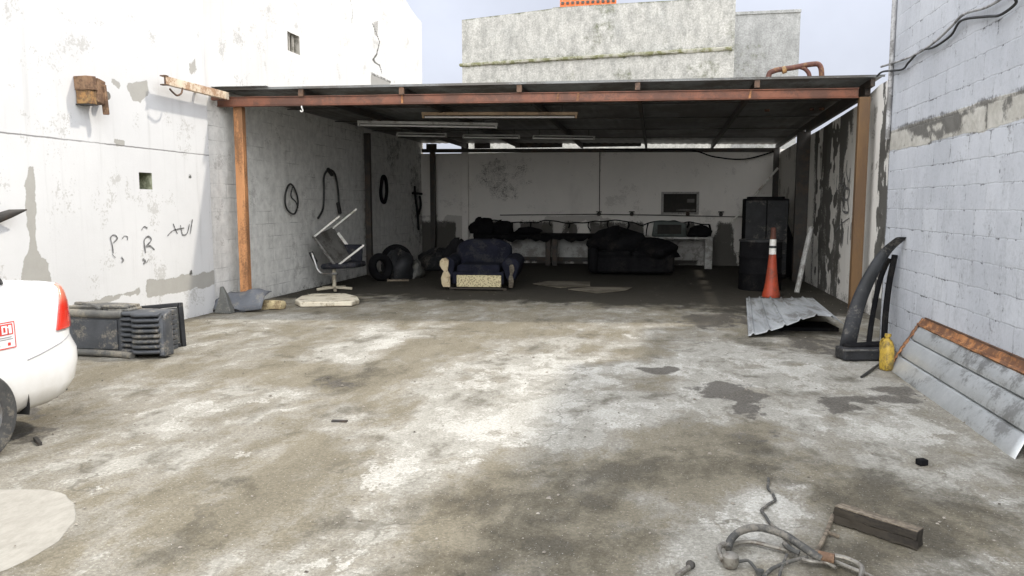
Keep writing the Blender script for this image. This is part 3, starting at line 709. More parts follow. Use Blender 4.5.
for L_, wd in (([(13.22, 2.09), (13.25, 1.9), (13.03, 1.8), (12.94, 2.02), (13.04, 1.86)], .05), ([(12.78, 2.19), (12.81, 2.01), (12.59, 1.85), (12.57, 2.06)], .05), ([(13.41, 1.99), (13.44, 1.78), (13.21, 1.71)], .045), ([(12.83, 1.8), (13.0, 1.64), (12.66, 1.58), (12.56, 1.73), (12.82, 1.76)], .07), ([(12.85, 1.58), (12.95, 1.42), (12.56, 1.39), (12.66, 1.58)], .06), ([(13.37, 1.06), (12.98, 1.2), (12.48, 1.3)], .035),
        ([(12.83, 1.14), (12.84, 0.86)], .05), ([(12.52, 1.18), (12.53, 0.9)], .05), ([(12.35, 1.24), (12.36, 0.97)], .04), ([(12.91, 2.2), (13.01, 2.36)], .03)):
    gm.ribbon([(-.012, q[1], q[2]) for q in smooth_path([(0, *q) for q in L_], 4)], wd*.65, (-1, 0, 0))
build_each(gm, 'graffiti', 'paint_black', sw)

# tall block wall on the right
BAND0, BAND1 = 2.08, 2.285
def band_f(a, b): return sstep(.035, -.02, np.abs(b-(BAND0+BAND1)/2)-(BAND1-BAND0)/2+.05*(fbm(a, b, 3, 12)-.5))
bw = thing('wall', 'tall bluish white painted block wall with a grimy grey band', 'wall', (XW, 0, 0))
def bdark(a, b):
    top = .85*sstep(.07, .0, abs(b-BAND1+.02*(fbm(a, b, 3, 5)-.5)))*sstep(.36, .55, fbm(a, b*0, 1.1, 15))
    run = .98*sstep(.47, .70, fbm(a*.9, b*1.4, 2.6, 33, 4)+.14*(b-2.18)/.1*.6+.10*np.sin(a*1.9))*sstep(BAND0-.06, BAND0+.05, b)*sstep(BAND1+.06, BAND1-.05, b)
    bot = .9*sstep(.022, .004, abs(b-BAND0+.03*(fbm(a, b, 5, 8)-.5)))
    joint = .8*sstep(.05, .01, np.minimum(abs(a-6.5), abs(a-7.7)))*sstep(BAND0-.03, BAND0, b)*sstep(BAND1+.05, BAND1, b)
    end = .95*sstep(8.90, 8.99, a+.05*(fbm(a, b, 3, 9)-.5))*sstep(2.6, 2.2, b)
    foot = .55*sstep(.2, .02, b)
    return np.maximum.reduce([top, run, bot, joint, end, foot])
grid_surface('blocks', 'block', (0, 0, 0), (0, 1, 0), (0, 0, 1), -5, 8.98, -.1, 4.75, .035, {'band': band_f, 'dark': bdark}, bw, back=(.2, 0, 0),
    disp=lambda a, b: .014*(fbm(a, b, 1.0, 5)-.5)+.010*band_f(a, b)*(1-2*fbm(a, b, 6, 6)))
m = MB(); m.box((2.6, 10.13, 2.3), (3.9, 2.3, 4.9)); m.build('shade_block', 'block', bw)  # unseen block added beyond the wall end to shade the yard before the shed
m = MB(); m.tube([(-.03, 8.95, 2.2), (-.032, 8.95, 3.3), (-.03, 8.952, 4.73)], .024, 10); m.build('conduit', 'pale_cable', bw)

# cable along the block wall
pts = [(XW-.03-.02*(i % 2), y, z) for i, (y, z) in enumerate([(9.48, 2.95), (9.17, 2.95), (8.57, 2.87), (8.3, 2.89), (8.02, 2.95), (7.59, 2.9), (7.25, 2.93), (6.98, 2.99), (6.55, 2.92), (6.24, 2.86), (6.05, 2.89), (6.0, 2.93), (5.78, 2.95)])]
m = MB(); m.tube(smooth_path(pts, 6), .0105, 8)
tag(m.build('cable', 'cable'), 'black cable sagging in waves across the top of the block wall', 'cable')
pts2 = [(XW-.036, y-.02, z+.035+.02*math.sin(i*2.1)) for i, (y, z) in enumerate([(9.33, 2.99), (8.58, 2.91), (8.07, 2.92), (7.6, 2.92), (7.25, 2.95), (6.98, 3.02), (6.55, 2.95), (6.21, 2.93), (6.01, 2.97)])]
m = MB(); m.tube(smooth_path(pts2, 6), .012, 8)
tag(m.build('cable', 'pale_cable'), 'paint splashed grey cable running just above the black one', 'cable')

# ------------------------------------------------------------------ buildings behind
tb = thing('building', 'bare rendered concrete building with a mossy ledge rising behind the shed', 'building')
A0 = Vector((-6.5, 25.5, 0)); A1 = Vector((2.04, 22.8, 0)); L_ = (A1-A0).length; du = (A1-A0)/L_; dn = Vector((du.y, -du.x, 0))
tb.location = A0; tb.rotation_euler = (0, 0, math.atan2(du.y, du.x))
def ttop(a): return np.interp(a, [0, 3.35, 3.36, L_], [7.62, 7.60, 7.63, 7.26])
lz = lambda a: np.interp(a, [0, L_], [6.16, 5.87])
grid_surface('wall', 'tower', (0, 0, 0), (1, 0, 0), (0, 0, 1), 0, L_, 0, 7.6, .07, {
    'dark': lambda a, b: np.maximum.reduce([.62*sstep(.12, 0, ttop(a)-b), .55*sstep(.35, .02, lz(a)-b)*sstep(-.02, .02, lz(a)-b)*sstep(.4, .6, fbm(a*2, b*.3, 1.4, 3)),
        .42*sstep(.10, .0, abs(a-3.36))*sstep(6, 6.2, b), .45*sstep(.55, .65, fbm(a, b, .9, 91)), .62*sstep(.3, 0, b-lz(a))*sstep(0, .03, b-lz(a))*sstep(.4, .6, fbm(a, b, 1.2, 7))])},
    tb, back=(-2.6, 5, 0), disp=lambda a, b: .05*(fbm(a, b, .8, 5)-.5), top=ttop)
m = MB()
n_ = 60
for sgn in (0,):
    rings = []
    for i in range(n_+1):
        a_ = L_*i/n_-.06; zz = float(lz(a_)); j = .012*random.uniform(-1, 1); pr_ = .05+.04*random.random()-.03*(i > 50)
        rings.append([Vector((a_, -.0-.03, zz-.07+j)), Vector((a_, -pr_-.02, zz-.04+j)), Vector((a_, -pr_-.03, zz+.012+j)), Vector((a_, -.03, zz+.05))])
    m.loft(rings)
t_ = NT('mossy ledge'); n1_ = t_.noise(5, 8, .7); n2_ = t_.noise(24, 6, .7)
M['moss'] = t_.done(t_.mix(t_.ss(n1_, .42, .6), t_.mix(n2_, (.07, .07, .04), (.20, .20, .09)), (.30, .29, .24)), .95, 0, n2_, .6, .03)
m.build('ledge', 'moss', tb)
t2 = thing('building', 'plain grey block house standing further back at right', 'building', (2.3, 27, 0))
grid_surface('wall', 'tower2', (0, 0, 0), (1, 0, 0), (0, 0, 1), 0, 2.17, 0, 7.82, .08, {
    'dark': lambda a, b: np.maximum(.5*sstep(.15, 0, 7.82-b), .40*sstep(6.95, 6.85, b)*sstep(.4, .6, fbm(a, b, 1, 5)))}, t2, back=(0, 4, 0))
m = MB(); m.box((1.085, -.012, 7.78), (2.2, .05, .10)); m.build('coping', 'tower2', t2, bevel=.01)
bp = thing('parapet', 'orange hollow brick parapet rising above the concrete building', 'parapet', (-3.75, 29.6, 7.2))
m = MB()
m.box((1.05, .2, 1.6), (2.1, .25, 2.6)); m.build('brickwork', 'brick', bp)
m = MB()
for i in range(11): m.box((.1+i*.19, .06, 1.86), (.10, .05, .09))
build_each(m, 'cell', 'dark_steel', bp)
m = MB(); m.box((1.05, .2, .1), (2.3, 2.2, .2)); m.build('slab', 'tower', bp)

# ------------------------------------------------------------------ the shed (carport)
sh = thing('carport', 'open fronted shed roof of sheet metal on orange posts and red beam', 'shed')
FL, FR = Vector((-6.3, 10.02, 0)), Vector((2.97, 11.28, 0)); BL, BR = Vector((-6.3, 19.75, 0)), Vector((2.97, 19.85, 0))
zFL, zFR, zBL, zBR = 3.125, 3.235, 3.14, 2.985
def rp(s, t, dz=0):
    q = (FL*(1-s)+FR*s)*(1-t)+(BL*(1-s)+BR*s)*t
    return Vector((q.x, q.y, (zFL*(1-s)+zFR*s)*(1-t)+(zBL*(1-s)+zBR*s)*t+dz))
# roof sheets
nu = 52*6; vs = []; fs = []
tl = [0, .16, .33, .5, .66, .83, 1]
for i in range(nu+1):
    ph = (i % 6)/6
    h_ = .006*math.cos(2*math.pi*ph)+.0015*math.sin(i*1.7)
    for t in tl: vs.append(rp(i/nu, t, h_-.01))
k_ = len(tl)
for i in range(nu):
    for j in range(k_-1): fs.append((i*k_+j, (i+1)*k_+j, (i+1)*k_+j+1, i*k_+j+1))
m = MB(); m.add(vs, fs); m.build('roof', 'roof', sh, solid=.004, ang=180)
# straight edge flashing with a folded lip, faded at its left end
m = MB(); m.bar(rp(0, .004, .003), rp(1, .004, .003), .14, .004); m.bar(rp(0, -.0035, -.012), rp(1, -.0035, -.012), .004, .030); m.build('flashing', 'roof', sh)
m = MB(); m.bar(rp(.012, -.001, .010), rp(.10, -.001, .010), .24, .005); m.build('flashing', 'galv', sh)
# front beam: channel of welded lengths
def fb(s, dz): q = FL*(1-s)+FR*s; return Vector((q.x, q.y+.05, (2.945*(1-s)+3.01*s)+dz))
m = MB(); m.bar(fb(.0, 0), fb(.965, 0), .07, .108)
m.build('front_beam', 'rust_red', sh, bevel=.008)
m = MB(); m.bar(fb(0, .060), fb(.965, .060), .10, .011); m.bar(fb(0, -.060), fb(.965, -.060), .10, .011); build_each(m, 'beam_flange', 'rust_red', sh)
m = MB()
for s in (.30, .53, .56, .81): m.bar(fb(s, -.055)+Vector((0, -.039, 0)), fb(s, .055)+Vector((.02*(s > .5), -.039, 0)), .03, .006, (0, 1, 0))
build_each(m, 'weld_strap', 'rust', sh)
for s in (.005, .148, .30, .475, .648, .82, .985):
    m = MB(); m.bar(rp(s, .002, -.085), rp(s, .99, -.085), .055, .10)
    m.build('rafter', 'dark_steel', sh)
for s in (.148, .30, .475, .648, .82):
    m = MB(); m.bar(rp(s, .0, -.082)+Vector((0, -.02, 0)), rp(s, .002, -.082), .07, .10); m.build('rafter_end', 'brown_end', sh)
for t in (.22, .42, .62, .80):
    m = MB(); m.bar(rp(.0, t, -.032), rp(1, t, -.032), .05, .012); m.build('purlin', 'dark_steel', sh)
m = MB(); m.bar(Vector((-6.06, 19.5, 2.91)), Vector((2.86, 19.5, 2.815)), .12, .09); m.build('rear_beam', 'dark_steel', sh)
m = MB(); m.bar(rp(.985, .03, -.17), rp(.985, .53, -.155), .07, .10); m.build('side_beam', 'dark_steel', sh)
def post(x, y, z, wx, wy, mat, lean=0):
    m = MB(); m.bar((x, y, -.02), (x+lean, y, z), wx, wy, (0, 1, 0)); return m.build('post', mat, sh, bevel=.006)
post(-5.89, 10.22, 2.89, .135, .10, 'post')
post(2.73, 11.28, 2.95, .14, .12, 'post_dull')
post(-6.02, 15.5, 3.0, .12, .10, 'dark_steel'); post(-5.74, 19.35, 2.88, .13, .10, 'dark_steel')
post(2.78, 19.35, 2.82, .13, .10, 'dark_steel'); post(2.78, 15.9, 2.92, .24, .12, 'dark_steel')
# little hook of wire on the beam
m = MB(); q = fb(.148, -.075); m.tube(smooth_path([q+Vector((0, -.05, 0)), q+Vector((.01, -.06, -.03)), q+Vector((.02, -.05, -.06)), q+Vector((.0, -.05, -.08)), q+Vector((-.02, -.05, -.06))], 4), .009, 6)
m.build('hook', 'white_pt', sh)

# slats that screen the gap above the rear wall
m = MB()
for x0, x1 in ((-6.0, -5.72), (-5.05, -4.86), (-4.70, -4.28), (-3.62, -2.4), (-1.9, -.42)): m.box(((x0+x1)/2, 19.66, 3.03), (x1-x0, .03, .14))
build_each(m, 'gap_board', 'dark_steel', sh)

# cream channel along the wall with a hook
ch = thing('channel_bar', 'cream chipped steel channel fixed along the white wall above the shed post', 'metal bar', (-5.93, 0, 0))
y0, y1, zc = 8.58, 9.98, 3.01
m = MB(); m.box((.03, (y0+y1)/2, zc), (.008, y1-y0, .10)); m.box((0, (y0+y1)/2, zc+.046), (.06, y1-y0, .008)); m.box((0, (y0+y1)/2, zc-.046), (.06, y1-y0, .008))
m.build('channel', 'cream_bar', ch, bevel=.002)
m = MB(); m.box((.0, y0+.01, zc+.053), (.08, .06, .012)); m.box((.0, y0+.01, zc-.053), (.08, .06, .012)); m.box((.012, y0+.01, zc), (.02, .012, .094)); build_each(m, 'end_cap', 'brown_end', ch)
m = MB(); m.tube(smooth_path([(.05, y0+.30, zc-.05), (.055, y0+.26, zc-.12), (.055, y0+.17, zc-.16), (.055, y0+.08, zc-.13), (.055, y0+.03, zc-.10)], 5), .012, 7); m.build('hook', 'brown_end', ch)
m = MB(); m.box((-.07, y1-.08, zc-.02), (.20, .07, .09)); build_each(m, 'bracket', 'rust_red', ch)
m = MB(); m.box((-.09, y0+.9, zc), (.16, .04, .04)); m.build('wall_tie', 'cream_bar', ch)

# concrete canopy corner above the frame that shades the wall top
cp = MB(); cp.box((-5.98, 9.32, 4.86), (.5, .62, .12))
o = cp.build('canopy', 'tower', None, bevel=.01); tag(o, 'small concrete canopy slab jutting from the white wall above the channel', 'canopy')

# rusted box on the white wall
rb = thing('bracket_box', 'rusted metal box with a hanging tongue bolted on the white wall', 'metal box', (XL, 7.40, 2.715)); rb.scale = (.78, .78, .86)
m = MB(); m.box((.12, -.07, .085), (.22, .17, .17), (R(4), 0, R(-6))); m.build('upper_plate', 'rust_plate', rb, bevel=.008)
m = MB(); m.box((.115, -.055, -.085), (.20, .15, .165)); m.build('lower_plate', 'rust_orange', rb, bevel=.008)
m = MB(); m.box((.11, .10, .005), (.22, .17, .30), (R(-9), 0, R(5))); m.build('side_plate', 'rust_plate', rb, bevel=.01)
m = MB(); m.bar((.20, .17, .10), (.19, .22, -.27), .075, .06); m.build('tongue', 'rust_plate', rb, bevel=.012)
m = MB(); m.tube([(0, .33, -.02), (.16, .30, -.02)], .055, 12); m.build('pipe_stub', 'alu', rb)
m = MB(); m.box((.11, -.05, -.174), (.21, .17, .012)); m.build('base_edge', 'dark_steel', rb)

# dark blade shaped stub on the wall at far left
m = MB(); m.tube([(XL, 6.15, 1.36), (XL+.10, 6.26, 1.42), (XL+.13, 6.42, 1.455)], [.05, .04, .006], 8, flat=.5)
tag(m.build('bracket', 'dark_steel'), 'dark pointed bracket sticking out of the white wall above the car', 'bracket')

# rusty pipe on the roof
rpz = [(1.83, 14, 3.10), (1.83, 14, 3.66), (1.92, 14, 3.78), (2.21, 14, 3.82), (2.53, 14, 3.87), (2.66, 14, 3.84), (2.7, 14, 3.62), (2.72, 14, 3.1)]
pp = thing('roof_pipe', 'bent rusty pipe with a short branch standing on the shed roof', 'pipe', (2.2, 14, 3.1))
off = Vector((2.2, 14, 3.1))
m = MB(); m.tube([Vector(q)-off for q in smooth_path(rpz, 6)], .045, 12); m.build('pipe', 'rust_pipe', pp)
m = MB(); m.tube([Vector(q)-off for q in smooth_path([(2.34, 14, 3.83), (2.44, 14, 3.78), (2.51, 14, 3.63), (2.56, 14, 3.1)], 5)], .036, 10); m.build('branch', 'rust_pipe', pp)
m = MB(); q = Vector((2.08, 14, 3.79))-off; m.tube([q+Vector((-.03, 0, -.01)), q+Vector((.03, 0, .01))], .062, 12); m.build('collar', 'rust_orange', pp)

# ------------------------------------------------------------------ strip lights under the roof
def strip(label, a, b, hm, tw=.0, both=True):
    a = Vector(a); b = Vector(b); c = (a+b)/2; L = (b-a).length
    t = thing('strip_light', label, 'strip light', c, group='strip lights under the shed roof')
    d = (b-a).normalized()
    m = MB(); m.bar(d*-L/2+Vector((0, 0, .03)), d*L/2+Vector((0, 0, .03)), .10 if L > 2 else .05, .05 if L > 2 else .022); m.build('housing', hm, t, bevel=.006)
    m = MB(); m.tube([d*-L*.48+Vector((0, -.02, -.025)), d*L*.48+Vector((0, -.02, -.025))], .017, 10); m.build('tube', 'tube', t)
    m = MB()
    for s in (-.49, .49): m.box(d*L*s+Vector((0, -.02, -.015)), (.03, .05, .06))
    build_each(m, 'tube_holder', hm, t)
    m = MB()
    for s in (-.4, .4): m.tube([d*L*s+Vector((0, 0, .05)), d*L*s+Vector((0, 0, .16))], .006, 6)
    build_each(m, 'hanger', 'dark_steel', t)
    return t
strip('tan batten strip light nearest the red front beam', (-3.85, 12.4, 2.97), (-1.29, 12.6, 2.94), 'lamp_b')
strip('long white strip light hanging slightly crooked left of the tan one', (-5.34, 13.3, 2.96), (-2.84, 13.7, 2.91), 'lamp_w')
strip('short dim strip light near the left rear post', (-5.26, 15.2, 2.94), (-4.26, 15.4, 2.92), 'lamp_w')
strip('short dim strip light in the middle of the back row', (-4.02, 15.8, 2.93), (-2.83, 15.9, 2.91), 'lamp_w')
strip('short dim strip light at the right end of the back row', (-2.57, 16, 2.91), (-1.3, 16.2, 2.89), 'lamp_w')

# loops and cables hung on the left wall
def wallpath(L, x=XL+.02): return [(x, y, z) for y, z in L]
m = MB(); m.tube(smooth_path(wallpath([(11.89, 1.62), (11.97, 1.78), (12.12, 1.85), (12.29, 1.72), (12.35, 1.53), (12.23, 1.36), (12.05, 1.37), (11.91, 1.47)]), 5, True), .016, 8, True)
m.tube(smooth_path(wallpath([(12.15, 1.82), (12.07, 1.65), (12.24, 1.55), (12.31, 1.45)], XL+.035), 5), .012, 8)
tag(m.build('cable_loop', 'cable'), 'small oval coil of black cable hung on the shed left wall', 'cable')
m = MB(); m.tube(smooth_path(wallpath([(13.13, 1.26), (13.36, 1.44), (13.42, 1.78), (13.44, 2.03), (13.66, 2.16), (13.93, 2.09), (14.06, 1.79), (14.09, 1.48)]), 5), .020, 8)
m.tube(wallpath([(14.04, 1.54), (14.13, 1.34)]), .04, 8); m.tube(wallpath([(13.62, 2.17), (13.79, 2.07)]), .035, 8)
tag(m.build('hanging_hose', 'cable'), 'black hose looped over a peg beside the tipped table', 'hose')
m = MB(); m.tube(smooth_path(wallpath([(16.42, 1.83), (16.56, 2.13), (16.75, 2.07), (16.8, 1.8), (16.66, 1.57), (16.47, 1.61)]), 5, True), .04, 8, True)
tag(m.build('hanging_belt', 'black'), 'thick black rubber ring hung between the two dark left posts', 'rubber ring')
m = MB(); m.tube(smooth_path(wallpath([(18.87, 1.98), (18.94, 1.63), (19.09, 1.24), (19.16, 0.85)]), 4), .03, 7); m.tube(smooth_path(wallpath([(19.28, 1.73), (19.36, 1.5), (19.18, 1.27)]), 4), .03, 7); m.tube(wallpath([(18.7, 1.8), (19.46, 1.79)]), .03, 6)
tag(m.build('hanging_chain', 'black'), 'dark chain hanging on the wall near the rear left corner', 'chain')
# ------------------------------------------------------------------ junk at the left wall
ot = thing('table', 'small dark table tipped on its side with pale legs pointing up', 'table')
e1 = Vector((.585*0.9827050644746254, .585*0.18517763432964143, -.81)).normalized(); e3 = Vector((.80*0.9827050644746254, .80*0.18517763432964143, .60)).normalized()
e3 = (e3-e1*e3.dot(e1)).normalized(); e2 = e3.cross(e1); e2 = e2 if e2.y > 0 else -e2
e2, e3 = e2*.943+e3*.333, e3*.943-e2*.333                      # swung a little towards the yard
O = Vector((-5.87, 12.45, 0.96))
ot.location = O
MT = Matrix((( e1.x, e2.x, e3.x, 0), (e1.y, e2.y, e3.y, 0), (e1.z, e2.z, e3.z, 0), (0, 0, 0, 1)))
W1, W2, LG = .68, .72, .66
m = MB(); m.box((W1/2, W2/2, -.012), (W1, W2, .024), M4=MT); m.build('tabletop', 'board', ot, bevel=.004)
m = MB(); m.box((W1/2, .010, .012), (W1-.01, .014, .022), M4=MT); m.build('near_apron', 'chrome', ot)
m = MB(); m.box((W1*.6, W2-.02, .025), (W1*.78, .018, .055), M4=MT); m.build('white_apron', 'white_pt', ot)
for x, y, l in ((.02, .02, LG), (.02, W2-.02, LG*.96), (W1-.02, .02, LG+.04), (W1-.02, W2-.02, LG*.3)):
    m = MB(); m.box((x, y, l/2), (.032, .032, l), M4=MT); m.build('leg', 'white_pt', ot, bevel=.004)

oc = thing('office_chair', 'battered dark office chair under the tipped table', 'chair', (-5.57, 12.52, 0.0))
m = MB(); m.box((.12, .25, .44), (.66, .55, .10), (0, R(-3), 0)); m.build('seat', 'seat', oc, bevel=.045)
m = MB(); m.box((.10, .62, .62), (.46, .09, .34), (R(-12), 0, 0)); m.build('backrest', 'seat', oc, bevel=.04)
m = MB(); m.tube([(0, .1, .03), (0, .1, .40)], .035, 12); m.build('column', 'beige_pl', oc)
m = MB()
for k in range(5):
    an = R(72*k+8); m.bar((0, .1, .055), (.32*math.cos(an), .1+.32*math.sin(an), .035), .055, .045)
m.build('base', 'beige_pl', oc, bevel=.01)
m = MB(); m.tube(smooth_path([(-.36, .0, .66), (-.30, -.02, .52), (-.24, -.02, .36), (-.12, -.02, .30), (.12, -.02, .31)], 5), .022, 8); m.build('arm_tube', 'chrome', oc)
m = MB(); m.tube(smooth_path([(-.39, .02, .68), (-.36, .02, .60), (-.30, .02, .50)], 4), .04, 8); m.build('arm_pad', 'black_pl', oc)

def tyre(name, label, loc, rot, r=.30, w=.19, mat='tyre', cat='tyre'):
    prof = []
    for k in range(14):
        an = 2*math.pi*k/14; prof.append((r-.075+.075*math.cos(an), w/2*math.sin(an)*(1.0 if abs(math.sin(an)) < .9 else .95)))
    m = MB(); n = 36; rings = []
    for j in range(n):
        th = 2*math.pi*j/n; rings.append([Vector((q[0]*math.cos(th), q[0]*math.sin(th), q[1])) for q in prof])
    m.loft(rings, False, True); o = m.build(name, mat, None, loc, rot=rot); return tag(o, label, cat)
tyre('tyre', 'black worn tyre leaning on the post behind the office chair', (-5.35, 14.35, .28), (R(80), R(0), R(60)), .28, .19, 'black')
tyre('tyre', 'dusty tyre propped behind the black heap near the left wall', (-5.45, 15.6, .34), (R(70), R(0), R(30)), .34, .2, 'black')
def lump(name, label, cat, loc, size, mat, seed=1, n=14, amp=.25, flat=0):
    m = MB(); rings = []; rg = random.Random(seed); ph = [rg.uniform(0, 6) for _ in range(8)]
    for i in range(n+1):
        t = math.pi*i/n; ring = []
        for j in range(2*n):
            a = 2*math.pi*j/(2*n)
            k = 1+amp*(.5*math.sin(3*a+ph[0]+2*t)+.35*math.sin(5*t+ph[1]+a)+.3*math.sin(7*a+ph[2])*math.sin(2*t)+.2*math.sin(11*a+5*t+ph[3]))
            z = math.cos(t)*k
            ring.append(Vector((max(.001, math.sin(t))*k*math.cos(a)*size[0], max(.001, math.sin(t))*k*math.sin(a)*size[1], max(z, -.55)*size[2])))
        rings.append(ring)
    m.loft(rings); o = m.build(name, mat, None, (loc[0], loc[1], loc[2]+.55*size[2]), ang=50); return tag(o, label, cat)
lump('rubbish_bag', 'crumpled black rubbish bag slumped beside the left post', 'bag', (-5.15, 14.9, 0), (.32, .35, .36), 'black_pl', 3)
lump('rubbish_bag', 'low black bag heaped in front of the rear left corner', 'bag', (-5.0, 17.2, 0), (.45, .5, .30), 'black_pl', 5)
lump('rubbish_bag', 'dull grey bag spilling between the wheel and the canister', 'bag', (-4.95, 15.2, 0), (.22, .26, .22), 'dk_grey', 8)
cn = thing('canister', 'pale dusty canister lying tilted in the junk pile', 'canister', (-5.2, 15.6, 0.12))
m = MB(); cn.rotation_euler = (0, R(-32), 0); m.lathe([(.001, -.18), (.085, -.18), (.095, -.16), (.095, .14), (.08, .17), (.03, .18)], 18); m.build('body', 'white_dull', cn)
m = MB(); m.lathe([(.03, .18), (.035, .2), (.035, .225), (.001, .225)], 12); m.build('cap', 'black_pl', cn)
m = MB(); m.box((0, 0, .12), (.5, .35, .24)); o = m.build('crate', 'dk_grey', None, (-4.62, 18.3, .28), bevel=.02); tag(o, 'low grey crate standing at the rear left corner', 'crate')
m = MB(); m.box((0, 0, 0), (.48, .30, .05), (0, R(4), 0)); o = m.build('plank', 'white_dull', None, (-4.6, 18.25, .56)); tag(o, 'short pale plank lying on the low grey crate', 'plank')
m = MB(); m.box((0, 0, .018), (.42, .12, .035), (0, 0, R(15))); o = m.build('plank', 'wood', None, (-5.02, 14.43, 0.0)); tag(o, 'thin pale stick of timber on the floor by the bags', 'plank')

# white foam slab and lump of yellow foam
SL = [(-5.34, 10.65), (-5.13, 10.39), (-4.4, 10.58), (-4.41, 10.89), (-4.57, 11.19), (-4.91, 11.54), (-5.44, 11.44), (-5.48, 11.15)]
m = MB(); cx = sum(q[0] for q in SL)/len(SL); cy = sum(q[1] for q in SL)/len(SL)
m.loft([[Vector((x-cx, y-cy, z)) for x, y in SL] for z in (.006, .045, .085)])
o = m.build('foam_slab', 'foam', None, (cx, cy, 0), bevel=.018, jitter=.008); tag(o, 'dirty white foam slab lying flat at the shed entrance', 'foam slab')
m = MB(); rings = []
for z, k in ((0, 1), (.05, 1.03), (.10, .98), (.125, .85)): rings.append([Vector((k*.17*c+.012*random.uniform(-1, 1), k*.085*s+.012*random.uniform(-1, 1), z+.008*random.uniform(-1, 1))) for c, s in ((-1, -1), (-.4, -1.1), (.3, -1), (1, -.9), (1.05, 0), (1, 1), (.2, 1.1), (-.6, 1), (-1.05, .2))])
m.loft(rings); o = m.build('foam_block', 'foam_y', None, (-5.46, 10.17, 0.0), bevel=.01); tag(o, 'small crumbling yellow foam block beside the blue grey plastic sheet', 'foam block')

# grey plastic panel and upright wedge at the post foot
gpn = thing('plastic_sheet', 'bent blue grey plastic sheet lying by the orange post', 'plastic sheet', (-5.78, 9.79, 0.0), R(8))
m = MB(); rings = []
for i in range(13):
    x = -.36+.72*i/12; r_ = random.Random(i)
    ring = []
    for j in range(7):
        y = -.05+.42*j/6
        z = .02+(.20+.12*i/12)*math.sin(math.pi*min(1, (j+.3)/6.0)*.62)*(.9+.1*math.sin(i*.9))+.02*math.sin(i*.55+j)+.012*r_.uniform(-1, 1)
        ring.append(Vector((x, y, max(z, .004))))
    rings.append(ring)
vs = [q for r_ in rings for q in r_]; m.add(vs, [(i*7+j, (i+1)*7+j, (i+1)*7+j+1, i*7+j+1) for i in range(12) for j in range(6)])
m.build('shell', 'grey_pl', gpn, solid=.012, ang=30)
m = MB(); m.box((-.30, -.04, .02), (.10, .03, .03)); m.box((-.05, -.05, .012), (.35, .02, .025)); build_each(m, 'torn_edge', 'black_pl', gpn)
m = MB(); A_ = (-6.33, 10.34, 0.0)
m.loft([[Vector((-.10, -.03, 0)), Vector((.16, -.03, 0)), Vector((.16, .10, 0)), Vector((-.10, .10, 0))], [Vector((-.05, .03, .22)), Vector((.07, .03, .22)), Vector((.07, .11, .22)), Vector((-.05, .11, .22))], [Vector((-.06, .08, .36)), Vector((-.02, .08, .37)), Vector((-.02, .12, .37)), Vector((-.06, .12, .36))]])
o = m.build('wedge', 'dk_grey', None, (-5.93, 9.62, 0), bevel=.012); tag(o, 'dark grey ribbed wedge standing upright against the white wall foot', 'plastic wedge')

# ------------------------------------------------------------------ armchair
ac = thing('armchair', 'sagging navy velvet armchair with leopard print front and cream arm fronts', 'armchair', (-3.10, 13.45, 0), R(4)); ac.scale = (1.07, 1, 1.0); ac.location.z = -.045
m = MB(); m.box((0, .0, .26), (.86, .80, .22)); m.build('base', 'navy', ac, bevel=.03)
m = MB(); m.box((0, -.03, .415), (.72, .74, .17)); m.build('seat_cushion', 'navy', ac, bevel=.06)
m = MB(); rings = []
for k, (z, hw, d) in enumerate(((.30, .44, .24), (.5, .47, .25), (.68, .50, .24), (.80, .49, .22), (.88, .40, .19), (.925, .24, .13))):
    rings.append([Vector((hw*cx_*(1+.02*math.sin(k*2+j)), .36+.06*z+d*cy_/2*1.2, z+.02*math.sin(j*1.3+k))) for j, (cx_, cy_) in enumerate([(math.copysign(abs(math.cos(a))**.5, math.cos(a)), math.copysign(abs(math.sin(a))**.6, math.sin(a))) for a in [2*math.pi*i/20 for i in range(20)]])])
m.loft(rings); m.build('backrest', 'navy', ac, sub=1, ang=180)
for sx in (-1, 1):
    m = MB(); rings = []
    for y in (-.40, -.30, .0, .30, .46):
        zz = .04 if y < .3 else .10
        rings.append([Vector((sx*(.50+(.045 if sx > 0 else 0)+(.15 if sx > 0 else .115)*math.cos(a)*(1 if math.sin(a) > -.2 else .8)), y, .47+zz*.6+(.135*math.sin(a) if math.sin(a) > 0 else .30*math.sin(a)))) for a in [2*math.pi*i/16 for i in range(16)]])
    m.loft(rings); m.build('arm', 'navy', ac, bevel=.02, ang=60)
    out = [(-.07, .10), (.05, .10), (.075, .16), (.085, .26), (.06, .34), (.035, .38), (.07, .42), (.105, .49), (.10, .56), (.06, .61), (.0, .62), (-.05, .58), (-.045, .50), (-.03, .40), (-.07, .32)]
    mt = Matrix(((sx, 0, 0, sx*.53), (0, 0, -1, -.385), (0, 1, 0, 0), (0, 0, 0, 1)))
    m = MB(); m.prism(out if sx < 0 else [(x*.55+.02, z*.8+.02) for x, z in out], .035, mt); m.build('arm_front', 'cream' if sx < 0 else 'cream_dk', ac, bevel=.012)
m = MB(); m.box((.02, -.415, .215), (.74, .03, .21)); m.build('front_panel', 'leopard', ac, bevel=.012)
m = MB(); m.box((-.02, -.40, .085), (.9, .05, .03)); m.build('plinth', 'wood_dk', ac)
for sx in (-.44, .44):
    for sy in (-.36, .36):
        m = MB(); m.lathe([(.025, 0), (.04, .03), (.035, .09)], 10, Matrix.Translation((sx, sy, 0))); m.build('leg', 'wood_dk', ac)
# clutter on the chair's shoulder and behind
lump('cloth_heap', 'dark rags heaped behind the armchair, left of its backrest', 'rags', (-3.72, 14.3, .0), (.34, .3, .50), 'black', 12)

